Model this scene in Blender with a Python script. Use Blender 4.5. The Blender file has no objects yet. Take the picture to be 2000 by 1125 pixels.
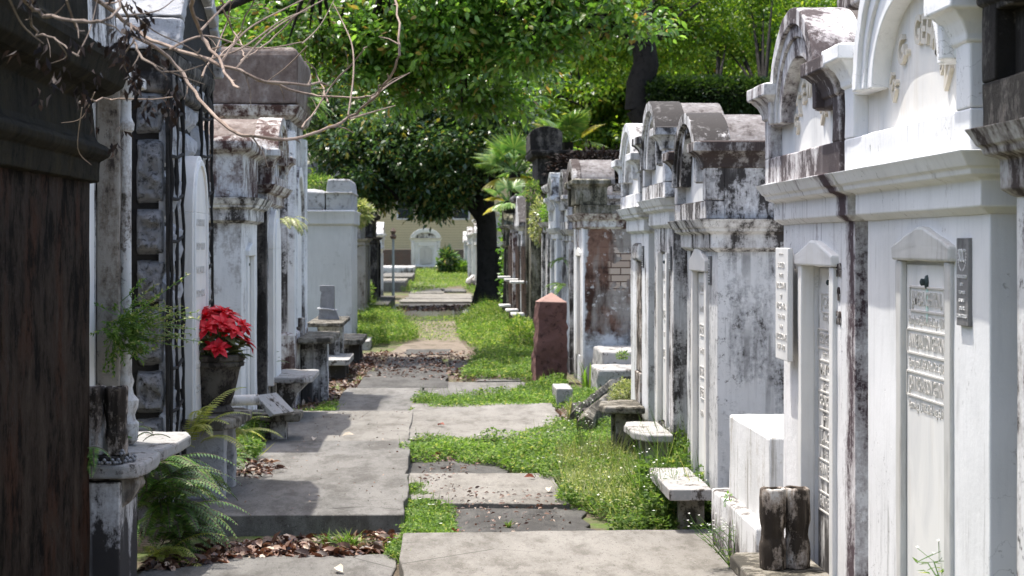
import bpy, bmesh, math, random
import numpy as np
from mathutils import Vector, Matrix, noise as mnoise
R = math.radians
random.seed(11); rng = np.random.default_rng(5)
SC = bpy.context.scene; COL = SC.collection
F = 4000.0; TA = 145/F; CA = 1/math.sqrt(1+TA*TA); SA = TA*CA; HZ = 475.0; EYE = 1.6

def P(px, py, Y):
    """world point on the photograph's line of sight at depth Y"""
    xc = (px-1000)/F; d = Y/(CA-xc*SA)
    return Vector((d*(SA+xc*CA), Y, EYE+d*(HZ-py)/F))
def G(px, py, z=0.0):
    """world point on the ground"""
    d = (EYE-z)*F/(py-HZ); xc = (px-1000)/F
    return Vector((d*(SA+xc*CA), d*(CA-xc*SA), z))

# ------------------------------------------------------------------ nodes
class NT:
    def __init__(s, name):
        s.m = bpy.data.materials.new(name); s.m.use_nodes = True
        s.t = s.m.node_tree; s.t.nodes.clear()
        s.out = s.n('ShaderNodeOutputMaterial'); s.geo = s.n('ShaderNodeNewGeometry')
        s.off = Vector((random.uniform(-50, 50), random.uniform(-50, 50), random.uniform(-50, 50)))
    def n(s, k, **kw):
        o = s.t.nodes.new(k)
        for a, b in kw.items(): setattr(o, a, b)
        return o
    def put(s, sock, v):
        if isinstance(v, bpy.types.NodeSocket): s.t.links.new(v, sock)
        else: sock.default_value = v
    def math(s, op, a, b=0.0, c=0.0, clamp=False):
        o = s.n('ShaderNodeMath', operation=op); o.use_clamp = clamp
        s.put(o.inputs[0], a); s.put(o.inputs[1], b); s.put(o.inputs[2], c); return o.outputs[0]
    def pos(s, sc=(1, 1, 1)):
        o = s.n('ShaderNodeMapping'); s.t.links.new(s.geo.outputs['Position'], o.inputs[0])
        o.inputs['Scale'].default_value = sc; o.inputs['Location'].default_value = s.off
        return o.outputs[0]
    def noise(s, sc, detail=8, rough=.6, aniso=(1, 1, 1), dist=0.0):
        o = s.n('ShaderNodeTexNoise'); s.put(o.inputs['Vector'], s.pos(aniso))
        o.inputs['Scale'].default_value = sc; o.inputs['Detail'].default_value = detail
        o.inputs['Roughness'].default_value = rough; o.inputs['Distortion'].default_value = dist
        return o.outputs['Fac']
    def vor(s, sc, feature='F1', aniso=(1, 1, 1)):
        o = s.n('ShaderNodeTexVoronoi', feature=feature); s.put(o.inputs['Vector'], s.pos(aniso))
        o.inputs['Scale'].default_value = sc; return o
    def rng(s, v, a, b, c=0.0, d=1.0, smooth=False):
        o = s.n('ShaderNodeMapRange'); o.clamp = True
        if smooth: o.interpolation_type = 'SMOOTHSTEP'
        for i, q in enumerate((v, a, b, c, d)): s.put(o.inputs[i], q)
        return o.outputs[0]
    def mix(s, f, a, b, mode='MIX'):
        o = s.n('ShaderNodeMix', data_type='RGBA', blend_type=mode)
        s.put(o.inputs[0], f)
        s.put(o.inputs[6], (*a, 1) if isinstance(a, tuple) else a)
        s.put(o.inputs[7], (*b, 1) if isinstance(b, tuple) else b)
        return o.outputs[2]
    def z(s):
        o = s.n('ShaderNodeSeparateXYZ'); s.t.links.new(s.geo.outputs['Position'], o.inputs[0]); return o.outputs[2]
    def nz(s):
        o = s.n('ShaderNodeSeparateXYZ'); s.t.links.new(s.geo.outputs['Normal'], o.inputs[0]); return o.outputs[2]
    def bump(s, h, strength=.4, dist=.01, prev=None):
        o = s.n('ShaderNodeBump'); o.inputs['Strength'].default_value = strength
        o.inputs['Distance'].default_value = dist; s.put(o.inputs['Height'], h)
        if prev is not None: s.put(o.inputs['Normal'], prev)
        return o.outputs[0]
    def fin(s, col, rough=.85, bump=None, spec=.18, metal=0.0):
        b = s.n('ShaderNodeBsdfPrincipled'); s.put(b.inputs['Base Color'], (*col, 1) if isinstance(col, tuple) else col)
        s.put(b.inputs['Roughness'], rough); b.inputs['Specular IOR Level'].default_value = spec
        b.inputs['Metallic'].default_value = metal
        if bump is not None: s.put(b.inputs['Normal'], bump)
        s.t.links.new(b.outputs[0], s.out.inputs[0]); s.b = b
        return s.m

def plaster(name, base=(.74, .745, .75), grime=(.05, .045, .042), mid=(.36, .34, .32), amt=.3, zt=None, zb=None,
            up=0.0, sc=2.2, streak=.22, soft=.055, bump=.45, brown=None, crack=True, side=None):
    t = NT(name)
    n1 = t.noise(sc*3, 9, .68, (1, 1, streak)); n2 = t.noise(sc, 11, .7); n3 = t.noise(45, 6, .75)
    v = t.math('ADD', t.math('MULTIPLY', n1, .45), t.math('MULTIPLY', n2, .38))
    v = t.math('ADD', v, t.math('MULTIPLY', n3, .17))
    if zt: v = t.math('ADD', v, t.rng(t.z(), zt[0], zt[1], 0, zt[2], True))
    if zb: v = t.math('ADD', v, t.rng(t.z(), 0, zb[0], zb[1], 0, True))
    if up: v = t.math('ADD', v, t.math('MULTIPLY', t.math('MAXIMUM', t.nz(), 0.0), up))
    if side:   # a stain running down the wall around a given world Y
        o = t.n('ShaderNodeSeparateXYZ'); t.t.links.new(t.geo.outputs['Position'], o.inputs[0])
        dy = t.math('ABSOLUTE', t.math('SUBTRACT', o.outputs[1], side[0]))
        v = t.math('ADD', v, t.rng(dy, 0, side[1], side[2], 0, True))
    th = .5+(.5-amt)*.28
    f1 = t.rng(v, th-soft*.9, th+soft*.2, 0, 1, True); f2 = t.rng(v, th, th+soft, 0, 1, True)
    b0 = t.mix(t.rng(t.noise(sc*.8, 5, .6), .35, .7), base, tuple(c*k for c, k in zip(base, (.80, .80, .79))))
    b0 = t.mix(t.rng(t.noise(30, 8, .7, (1, 1, .12)), .5, .75, 0, .35), b0, tuple(c*.6 for c in base))
    c = t.mix(t.math('MULTIPLY', f1, .85), b0, mid)
    if brown: c = t.mix(t.rng(t.noise(sc*1.3, 7, .65, (1, 1, .5)), .5, .62), c, t.mix(f1, c, brown))
    c = t.mix(f2, c, grime)
    low = t.noise(1.4, 3, .5); fk = t.noise(16, 10, .78); dr = t.noise(15, 9, .7, (1, 1, .035))
    sp = t.math('MULTIPLY', t.rng(fk, .60-.10*amt, .65-.10*amt), t.rng(low, .56-.22*amt, .66-.22*amt))
    c = t.mix(t.math('MULTIPLY', sp, .85), c, grime)
    dp = t.math('MULTIPLY', t.rng(dr, .57-.06*amt, .66-.06*amt), t.rng(t.noise(2.1, 4, .6), .52-.16*amt, .64-.16*amt))
    c = t.mix(t.math('MULTIPLY', dp, .75), c, tuple((a+b)/2 for a, b in zip(mid, grime)))
    fl = t.rng(t.noise(7, 9, .8), .63, .645)
    c = t.mix(t.math('MULTIPLY', fl, .55), c, mid)
    if crack:
        w = t.vor(2.3, 'DISTANCE_TO_EDGE')
        o = w.inputs['Vector'].links[0].from_socket
        mx = t.n('ShaderNodeVectorMath', operation='ADD'); nn = t.n('ShaderNodeTexNoise'); nn.inputs['Scale'].default_value = 5
        nn.inputs['Detail'].default_value = 6
        t.t.links.new(o, nn.inputs['Vector']); t.t.links.new(o, mx.inputs[0]); t.t.links.new(nn.outputs['Color'], mx.inputs[1])
        t.t.links.new(mx.outputs[0], w.inputs['Vector'])
        ck = t.math('MULTIPLY', t.rng(w.outputs['Distance'], 0, .006, 1, 0), t.rng(t.noise(1.1, 3, .5), .52, .6))
        c = t.mix(t.math('MULTIPLY', ck, .7), c, (.08, .07, .065))
    bm = t.bump(n3, bump, .006); bm = t.bump(n2, bump, .02, bm); bm = t.bump(t.math('ADD', f2, fl), .6, -.004, bm)
    return t.fin(c, t.rng(f2, 0, 1, .78, .95), bm)

def marble(name, base=(.74, .73, .70), vein=(.45, .46, .47), stain=(.45, .38, .28), st=.3, dark=None):
    t = NT(name)
    n = t.noise(2.5, 8, .6, (1, 1, .6), 1.2); n2 = t.noise(18, 9, .75, (1, 1, .12)); g = t.noise(120, 3, .6)
    c = t.mix(t.rng(n, .45, .72, 0, .5), base, vein)
    c = t.mix(t.rng(n2, .52, .75, 0, st), c, stain)
    if dark: c = t.mix(t.rng(t.math('ADD', t.noise(7, 10, .75, (1, 1, .3)), t.rng(t.z(), 0, dark[0], dark[1], 0)), .55, .68), c, (.05, .045, .04))
    return t.fin(c, .55, t.bump(g, .15, .002, t.bump(n2, .2, .004)), .4)

def stone(name, base, alt, dark, sc=6, bump=.6, dist=.015, amt=.5, rough=.9):
    t = NT(name)
    n = t.noise(sc, 12, .72); n2 = t.noise(sc*9, 8, .75); n3 = t.noise(sc*.3, 4, .6)
    c = t.mix(t.rng(n3, .35, .65), base, alt)
    c = t.mix(t.rng(n2, .4, .7, 0, .5), c, tuple(min(1, q*1.5) for q in base))
    c = t.mix(t.rng(n, .62-.2*amt, .72-.2*amt+.04), c, dark)
    return t.fin(c, rough, t.bump(n2, bump*.6, dist*.4, t.bump(n, bump, dist)))

def leafmat(name, cols, trans=.45, rough=.36, gloss=.5, tint=(1.0, 1.05, .5)):
    t = NT(name)
    r = t.geo.outputs['Random Per Island']
    cr = t.n('ShaderNodeValToRGB'); t.t.links.new(r, cr.inputs[0]); e = cr.color_ramp.elements
    e[0].position = 0; e[0].color = (*cols[0][1], 1); e[1].position = cols[-1][0]; e[1].color = (*cols[-1][1], 1)
    for p, c in cols[1:-1]: k = e.new(p); k.color = (*c, 1)
    big = t.rng(t.noise(.55, 3, .6), .35, .65, .72, 1.25)
    hs = t.n('ShaderNodeHueSaturation'); t.put(hs.inputs['Value'], big); t.t.links.new(cr.outputs[0], hs.inputs['Color'])
    b = t.n('ShaderNodeBsdfPrincipled'); t.t.links.new(hs.outputs[0], b.inputs['Base Color'])
    b.inputs['Roughness'].default_value = rough; b.inputs['Specular IOR Level'].default_value = gloss
    tr = t.n('ShaderNodeBsdfTranslucent'); t.t.links.new(t.mix(1.0, hs.outputs[0], tuple(1.6*q for q in tint), 'MULTIPLY'), tr.inputs[0])
    ms = t.n('ShaderNodeMixShader'); ms.inputs[0].default_value = trans
    t.t.links.new(b.outputs[0], ms.inputs[1]); t.t.links.new(tr.outputs[0], ms.inputs[2])
    t.t.links.new(ms.outputs[0], t.out.inputs[0]); return t.m

# ------------------------------------------------------------------ mesh helpers
class MB:
    def __init__(s): s.v = []; s.f = []
    def add(s, vs, fs):
        o = len(s.v); s.v += [tuple(p) for p in vs]; s.f += [tuple(i+o for i in q) for q in fs]; return s
    def box(s, x0, x1, y0, y1, z0, z1):
        return s.add([(x0, y0, z0), (x1, y0, z0), (x1, y1, z0), (x0, y1, z0), (x0, y0, z1), (x1, y0, z1), (x1, y1, z1), (x0, y1, z1)],
                     [(0, 3, 2, 1), (4, 5, 6, 7), (0, 1, 5, 4), (1, 2, 6, 5), (2, 3, 7, 6), (3, 0, 4, 7)])
    def loft(s, rings, cap=True):
        n = len(rings[0]); vs = [p for r in rings for p in r]; fs = []
        for k in range(len(rings)-1):
            for i in range(n):
                j = (i+1) % n; fs.append((k*n+i, k*n+j, (k+1)*n+j, (k+1)*n+i))
        if cap: fs.append(tuple(range(n-1, -1, -1))); fs.append(tuple(range((len(rings)-1)*n, len(rings)*n)))
        return s.add(vs, fs)
    def band(s, x0, x1, y0, y1, prof, back=True):
        return s.loft([[(x0-o, y0-o, z), (x1+o, y0-o, z), (x1+o, y1+(o if back else 0), z), (x0-o, y1+(o if back else 0), z)] for o, z in prof])
    def prismy(s, poly, y0, y1):   # poly (x,z)
        return s.loft([[(x, y0, z) for x, z in poly], [(x, y1, z) for x, z in poly]])
    def prismx(s, poly, x0, x1):   # poly (y,z)
        return s.loft([[(x0, y, z) for y, z in poly], [(x1, y, z) for y, z in poly]])
    def prismz(s, poly, z0, z1):
        return s.loft([[(x, y, z0) for x, y in poly], [(x, y, z1) for x, y in poly]])
    def ring(s, a0, b0, a1, b1, zc, y0, y1, n=28, xc=0):
        rs = []
        for i in range(n+1):
            t = math.pi*i/n; c, q = math.cos(t), math.sin(t)
            rs.append([(xc+a0*c, y0, zc+b0*q), (xc+a1*c, y0, zc+b1*q), (xc+a1*c, y1, zc+b1*q), (xc+a0*c, y1, zc+b0*q)])
        return s.loft(rs)
    def disc(s, a, b, zc, y0, y1, n=32, xc=0):
        return s.prismy([(xc+a*math.cos(math.pi*i/n), zc+b*math.sin(math.pi*i/n)) for i in range(n+1)], y0, y1)
    def lathe(s, cx, cy, prof, n=24, oct=False):
        return s.loft([[(cx+r*math.cos(2*math.pi*(i+.5)/n), cy+r*math.sin(2*math.pi*(i+.5)/n), z) for i in range(n)] for r, z in prof])
    def tube(s, pts, rad, n=6):
        pts = [Vector(p) for p in pts]; rs = []
        if not hasattr(rad, '__len__'): rad = [rad]*len(pts)
        for i, p in enumerate(pts):
            t = (pts[min(i+1, len(pts)-1)]-pts[max(i-1, 0)])
            t = t.normalized() if t.length > 1e-9 else Vector((0, 0, 1))
            a = t.cross(Vector((.13, .3, 1) if abs(t.z) < .9 else (1, .2, 0))).normalized(); b = t.cross(a)
            rs.append([p+(a*math.cos(2*math.pi*k/n)+b*math.sin(2*math.pi*k/n))*rad[i] for k in range(n)])
        return s.loft(rs)
    def niche(s, x0, x1, y0, y1, z0, z1, h, t):
        hx0, hx1, hz0, hz1 = h
        vs = [(x0, y0, z0), (x1, y0, z0), (x1, y0, z1), (x0, y0, z1), (x0, y1, z0), (x1, y1, z0), (x1, y1, z1), (x0, y1, z1),
              (hx0, y0, hz0), (hx1, y0, hz0), (hx1, y0, hz1), (hx0, y0, hz1), (hx0, y0+t, hz0), (hx1, y0+t, hz0), (hx1, y0+t, hz1), (hx0, y0+t, hz1)]
        fs = [(0, 1, 9, 8), (1, 2, 10, 9), (2, 3, 11, 10), (3, 0, 8, 11), (8, 9, 13, 12), (9, 10, 14, 13), (10, 11, 15, 14), (11, 8, 12, 15),
              (12, 13, 14, 15), (1, 5, 6, 2), (5, 4, 7, 6), (4, 0, 3, 7), (3, 2, 6, 7), (0, 4, 5, 1)]
        return s.add(vs, fs)
    def build(s, name, m, parent=None, bevel=0.0, wob=None, smooth=True, loc=None, recalc=True):
        me = bpy.data.meshes.new(name); me.from_pydata(s.v, [], s.f); me.validate()
        if recalc:
            bm = bmesh.new(); bm.from_mesh(me); bmesh.ops.recalc_face_normals(bm, faces=bm.faces); bm.to_mesh(me); bm.free()
        me.materials.append(m)
        o = bpy.data.objects.new(name, me); COL.objects.link(o)
        if parent: o.parent = parent
        if loc: o.location = loc
        if smooth: me.shade_smooth(); me.set_sharp_from_angle(angle=R(38))
        if bevel:
            b = o.modifiers.new('b', 'BEVEL'); b.width = bevel; b.segments = 2; b.limit_method = 'ANGLE'; b.angle_limit = R(35)
        if wob:
            st, scl, lv = wob
            q = o.modifiers.new('s', 'SUBSURF'); q.subdivision_type = 'SIMPLE'; q.levels = q.render_levels = lv
            tx = bpy.data.textures.new('n', 'CLOUDS'); tx.noise_scale = scl; tx.noise_depth = 3
            d = o.modifiers.new('d', 'DISPLACE'); d.texture = tx; d.strength = st; d.texture_coords = 'GLOBAL'; d.mid_level = .5
        return o

def npmesh(name, V, Fq, m, parent=None, smooth=False):
    """V (N,3) array, Fq (M,4) index array"""
    me = bpy.data.meshes.new(name); k = Fq.shape[1]
    me.vertices.add(len(V)); me.vertices.foreach_set('co', V.astype(np.float32).ravel())
    me.loops.add(Fq.size); me.loops.foreach_set('vertex_index', Fq.astype(np.int32).ravel())
    me.polygons.add(len(Fq)); me.polygons.foreach_set('loop_start', (np.arange(len(Fq))*k).astype(np.int32))
    me.update(calc_edges=True); me.materials.append(m)
    if smooth: me.shade_smooth()
    o = bpy.data.objects.new(name, me); COL.objects.link(o)
    if parent: o.parent = parent
    return o

def leaves(Pt, D, N, L, W, fold=.25, shape='rhomb'):
    """leaf faces: Pt base points, D growth directions, N face normals, lengths L, widths W"""
    n = len(Pt); L = np.broadcast_to(L, n)[:, None]; W = np.broadcast_to(W, n)[:, None]
    D = D/np.linalg.norm(D, axis=1, keepdims=True)
    S = np.cross(D, N); S /= (np.linalg.norm(S, axis=1, keepdims=True)+1e-9); N = np.cross(S, D)
    if shape == 'rhomb':
        V = np.stack([Pt, Pt+D*L*.45+S*W*.5+N*W*fold, Pt+D*L-N*L*.12, Pt+D*L*.45-S*W*.5+N*W*fold], 1).reshape(-1, 3)
        return V, np.arange(n*4).reshape(n, 4)
    V = np.stack([Pt, Pt+D*L*.28+S*W*.42+N*W*fold, Pt+D*L*.62+S*W*.42+N*W*fold-N*L*.03, Pt+D*L-N*L*.15,
                  Pt+D*L*.62-S*W*.42+N*W*fold-N*L*.03, Pt+D*L*.28-S*W*.42+N*W*fold, Pt+D*L*.3, Pt+D*L*.63-N*L*.03], 1).reshape(-1, 3)
    b = np.arange(n)[:, None]*8
    Fq = np.concatenate([b+np.array([[0, 1, 6, 6]]), b+np.array([[1, 2, 7, 6]]), b+np.array([[2, 3, 7, 7]]), b+np.array([[0, 6, 5, 5]]),
                         b+np.array([[6, 7, 4, 5]]), b+np.array([[7, 3, 4, 4]])], 0)
    Fq = np.concatenate([b+np.array([[1, 2, 7, 6]]), b+np.array([[6, 7, 4, 5]]), b+np.array([[0, 1, 6, 5]]), b+np.array([[7, 2, 3, 4]])], 0)
    return V, Fq
def merge(parts):
    V = []; Fs = []; o = 0
    for v, f in parts: V.append(v); Fs.append(f+o); o += len(v)
    return np.concatenate(V), np.concatenate(Fs)

def tag(o, label=None, cat=None, group=None, kind=None):
    if label: o['label'] = label
    if cat: o['category'] = cat
    if group: o['group'] = group
    if kind: o['kind'] = kind
    return o
def thing(name, label, cat, loc=(0, 0, 0), rz=0, group=None, tilt=None):
    o = bpy.data.objects.new(name, None); COL.objects.link(o); o.location = loc
    o.rotation_euler = (tilt[0] if tilt else 0, tilt[1] if tilt else 0, rz); o.empty_display_size = .1
    return tag(o, label, cat, group)

_tc = {}
def textmb(s, size, ext, condense=1.0, bold=0.0):
    c = bpy.data.curves.new('t', 'FONT'); c.body = s; c.size = size; c.extrude = ext; c.align_x = 'CENTER'; c.align_y = 'CENTER'
    c.offset = bold; c.resolution_u = 3
    o = bpy.data.objects.new('t', c); COL.objects.link(o)
    dg = bpy.context.evaluated_depsgraph_get(); me = o.evaluated_get(dg).to_mesh()
    vs = [(v.co.x*condense, -v.co.z, v.co.y) for v in me.vertices]; fs = [tuple(p.vertices) for p in me.polygons]
    o.evaluated_get(dg).to_mesh_clear(); bpy.data.objects.remove(o); bpy.data.curves.remove(c)
    return vs, fs
def put_text(mb, s, x, y, z, size, ext=.006, width=None, rot=0, bold=0.0):
    vs, fs = textmb(s, size, ext, 1.0, bold)
    if not vs: return
    w = max(v[0] for v in vs)-min(v[0] for v in vs); k = (width/w) if width and w else 1.0
    c, q = math.cos(rot), math.sin(rot)
    mb.add([(x+(v[0]*k)*c-v[2]*q, y+v[1], z+(v[0]*k)*q+v[2]*c) for v in vs], fs)

# ------------------------------------------------------------------ materials
M = {}
M['white'] = plaster('white_plaster', base=(.755, .752, .745), amt=.30, up=.06, zb=(.45, .12), sc=1.9, grime=(.07, .06, .055))
M['white_clean'] = plaster('clean_limewash', base=(.80, .80, .80), amt=.08, zb=(.25, .1), sc=1.3, bump=.2)
M['white_old'] = plaster('worn_white_plaster', base=(.72, .712, .70), amt=.52, up=.10, zb=(.5, .08), sc=2.7, mid=(.42, .40, .385))
M['grey_side'] = plaster('grey_mottled_plaster', base=(.64, .635, .625), amt=.42, sc=2.0, mid=(.33, .33, .33), zb=(.6, .06), bump=.5)
M['mottled'] = plaster('mottled_brown_plaster', base=(.66, .65, .63), amt=.52, sc=3.2, mid=(.30, .25, .22), grime=(.07, .04, .035), streak=.6, bump=.6)
M['top_dark'] = plaster('dark_weathered_cap', base=(.46, .45, .44), amt=.54, up=.06, sc=3.0, mid=(.22, .195, .18), grime=(.055, .042, .038), streak=.5)
M['roof'] = plaster('barrel_roof_cement', base=(.30, .29, .285), amt=.42, up=.03, sc=6.5, mid=(.145, .128, .122), grime=(.05, .040, .037), streak=1.0, soft=.14, bump=.7)
M['roof_brown'] = plaster('wide_brown_roof', base=(.36, .32, .285), amt=.48, sc=3.6, mid=(.115, .08, .066), grime=(.05, .035, .028), streak=.6, soft=.2, bump=.8)
M['roof_dark'] = plaster('barrel_roof_dark', base=(.17, .155, .145), amt=.62, sc=3.2, mid=(.085, .072, .064), grime=(.035, .028, .025), streak=1.0, soft=.2, bump=.7)
M['brown_wall'] = plaster('brown_streaked_wall', base=(.050, .037, .027), amt=.55, sc=2.6, mid=(.021, .014, .010), grime=(.005, .004, .003), streak=.55, soft=.10, crack=True, brown=(.040, .018, .010))
M['cap_dark'] = plaster('black_moulding', base=(.045, .036, .018), amt=.55, sc=3.2, mid=(.014, .012, .009), grime=(.004, .004, .0035), streak=.5, soft=.2, bump=.8)
M['black'] = plaster('blackened_stone', base=(.16, .14, .12), amt=.62, sc=3.0, mid=(.06, .055, .05), grime=(.02, .018, .016), streak=.4, bump=.8)
M['mossy'] = plaster('mossy_dark_plaster', base=(.30, .28, .24), amt=.60, sc=2.6, mid=(.14, .13, .085), grime=(.04, .038, .028), streak=.3, bump=.8)
M['far_white'] = plaster('bright_far_limewash', base=(.86, .86, .86), amt=.1, sc=1.5, crack=False)
M['column'] = plaster('worn_white_column', base=(.62, .61, .59), amt=.45, sc=4, mid=(.34, .31, .28), grime=(.09, .075, .06), streak=.2, bump=.5)
for k_ in ('brown_wall', 'cap_dark'):
    for n_ in M[k_].node_tree.nodes:
        if n_.type == 'BSDF_PRINCIPLED': n_.inputs['Specular IOR Level'].default_value = .03
M['brown_pil'] = plaster('brown_column_stone', base=(.33, .30, .26), amt=.34, sc=3.0, mid=(.17, .14, .11), grime=(.05, .04, .033), streak=.25, bump=.7)
M['marble'] = marble('white_marble'); M['marble_w'] = marble('warm_marble', (.74, .71, .66), st=.45)
M['marble_d'] = marble('stained_marble', (.70, .685, .65), st=.5, dark=(1.1, .30)); M['marble_o'] = marble('old_marble', (.56, .55, .52), (.3, .3, .3), (.2, .17, .13), .6)
M['shelf'] = plaster('worn_marble_shelf', base=(.34, .335, .32), amt=.42, sc=4, mid=(.36, .34, .32), grime=(.07, .06, .05), streak=1.0, bump=.4, crack=False)
M['shelf_dark'] = plaster('mossy_shelf', base=(.25, .235, .21), amt=.62, sc=4, mid=(.2, .18, .14), grime=(.055, .05, .04), streak=1, bump=.6, crack=False)
M['vase'] = plaster('stained_marble_vase', base=(.50, .48, .45), amt=.55, sc=4.5, mid=(.24, .19, .15), grime=(.035, .028, .022), streak=.35, bump=.4, crack=False)
M['rock'] = stone('rough_rock_face', (.29, .29, .295), (.38, .38, .385), (.06, .06, .06), 28, 1.6, .03, .6)
M['rock_lt'] = stone('pale_field_stone', (.34, .34, .35), (.44, .44, .44), (.09, .085, .08), 10, 1.0, .02, .45)
M['mortar'] = stone('black_mortar', (.018, .017, .016), (.03, .028, .026), (.01, .01, .01), 14, .8, .012, .5)
M['red'] = stone('red_granite', (.115, .062, .054), (.165, .088, .075), (.04, .022, .02), 12, 1.3, .03, .45)
M['red_top'] = stone('dressed_red_granite', (.27, .17, .145), (.32, .21, .18), (.15, .09, .08), 20, .5, .006, .3)
M['pot'] = plaster('blackened_iron_pot', base=(.10, .09, .072), amt=.5, sc=5, mid=(.065, .055, .045), grime=(.022, .019, .016), streak=.3, bump=.25, crack=False)
M['iron'] = stone('rusty_iron', (.09, .07, .06), (.16, .10, .07), (.03, .025, .02), 20, .3, .003, .5, .6)
M['pole'] = stone('galvanised_post', (.25, .30, .32), (.32, .36, .37), (.12, .12, .12), 20, .2, .002, .3, .5)
M['lug'] = stone('verdigris_bronze', (.05, .07, .07), (.03, .04, .04), (.02, .02, .02), 40, .3, .002, .4, .5)
M['plaque'] = stone('dark_metal_plaque', (.10, .098, .10), (.22, .215, .21), (.05, .05, .05), 9, .1, .001, .5, .45)
M['plaque_lt'] = stone('raised_silver_lettering', (.55, .55, .54), (.6, .6, .6), (.3, .3, .3), 20, .1, .001, .1, .4)
M['grey_block'] = plaster('grey_rendered_block', base=(.56, .565, .57), amt=.16, sc=1.6, mid=(.38, .38, .37), zb=(.5, .1), streak=.3, bump=.3)
M['bark'] = stone('dark_bark', (.016, .014, .012), (.028, .025, .022), (.006, .005, .005), 9, 1, .04, .5)
M['twig'] = stone('pale_twig', (.30, .235, .19), (.17, .12, .095), (.05, .035, .03), 30, .4, .002, .4)
M['twig_d'] = stone('dark_twig', (.11, .085, .07), (.20, .16, .13), (.04, .03, .03), 30, .4, .002, .4)
M['bead'] = stone('grey_beads', (.16, .165, .17), (.24, .24, .25), (.08, .08, .08), 50, .2, .001, .3, .35)
M['bead_w'] = stone('silver_beads', (.65, .65, .66), (.5, .5, .5), (.2, .2, .2), 60, .1, .001, .1, .3)
def streak_green():
    t = NT('verdigris_streak'); return t.fin(t.mix(t.noise(30, 5, .7, (1, 1, .1)), (.42, .66, .58), (.66, .74, .69)), .7)
M['verdi'] = streak_green()
def letter():
    t = NT('carved_letters'); return t.fin(t.mix(t.noise(60, 4, .6), (.60, .58, .54), (.47, .45, .42)), .7)
M['letter'] = letter(); M['letter_arch'] = marble('beige_raised_letters', (.60, .55, .46), (.5, .46, .40))
def brickwall():   # eroded render over brick, on the side of a tomb
    t = NT('eroded_render_over_brick')
    br = t.n('ShaderNodeTexBrick'); mp = t.n('ShaderNodeMapping'); t.t.links.new(t.geo.outputs['Position'], mp.inputs[0])
    mp.inputs['Rotation'].default_value = (R(-90), 0, 0); t.t.links.new(mp.outputs[0], br.inputs['Vector'])
    br.inputs['Scale'].default_value = 1; br.inputs['Brick Width'].default_value = .215; br.inputs['Row Height'].default_value = .078
    br.inputs['Mortar Size'].default_value = .006; br.inputs['Color1'].default_value = (.55, .46, .38, 1)
    br.inputs['Color2'].default_value = (.40, .30, .23, 1); br.inputs['Mortar'].default_value = (.10, .06, .045, 1)
    brown = t.mix(t.rng(t.noise(2.6, 9, .7), .42, .56), (.215, .125, .09), (.055, .030, .022)); brown = t.mix(t.rng(t.noise(2.2, 6, .6, (1, 1, .3)), .52, .6), brown, (.30, .27, .24))
    n = t.noise(1.5, 7, .6); n2 = t.noise(2.4, 12, .72); z = t.z()
    # brick shows in a band at mid height, brown scratch coat round it, grey-white render above and below
    o = t.n('ShaderNodeSeparateXYZ'); t.t.links.new(t.geo.outputs['Position'], o.inputs[0])
    zz = t.math('ADD', z, t.math('ADD', t.math('MULTIPLY', t.math('SUBTRACT', n2, .5), 1.1), t.math('MULTIPLY', t.math('SUBTRACT', t.noise(6, 6, .6), .5), .5)))
    band = t.math('MULTIPLY', t.rng(zz, 1.12, 1.15), t.rng(zz, 1.52, 1.55, 1, 0))
    band = t.math('MULTIPLY', band, t.rng(t.math('ADD', o.outputs[0], t.math('MULTIPLY', n, .3)), 2.06, 2.1))
    pale = t.mix(t.rng(t.noise(5, 11, .75), .42, .6), (.62, .62, .62), (.20, .19, .18))
    low = t.rng(t.math('ADD', zz, t.math('MULTIPLY', n, .4)), .72, .86, 1, 0)
    c = t.mix(low, brown, pale)
    c = t.mix(t.rng(t.noise(8, 11, .78), .565, .6, 0, .9), c, (.66, .64, .61)); c = t.mix(t.rng(t.noise(5, 8, .7, (1, 1, .15)), .58, .66, 0, .8), c, (.03, .02, .016))
    c = t.mix(t.rng(t.math('ADD', o.outputs[0], t.math('MULTIPLY', n2, .35)), 1.82, 1.84, 1, 0), c, (.50, .50, .50))
    c = t.mix(band, c, br.outputs[0])
    return t.fin(c, .9, t.bump(t.noise(20, 8, .7), .6, .015, t.bump(low, .5, .02, t.bump(br.outputs[1], 1.0, -.02))))
M['brick'] = brickwall()
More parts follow.
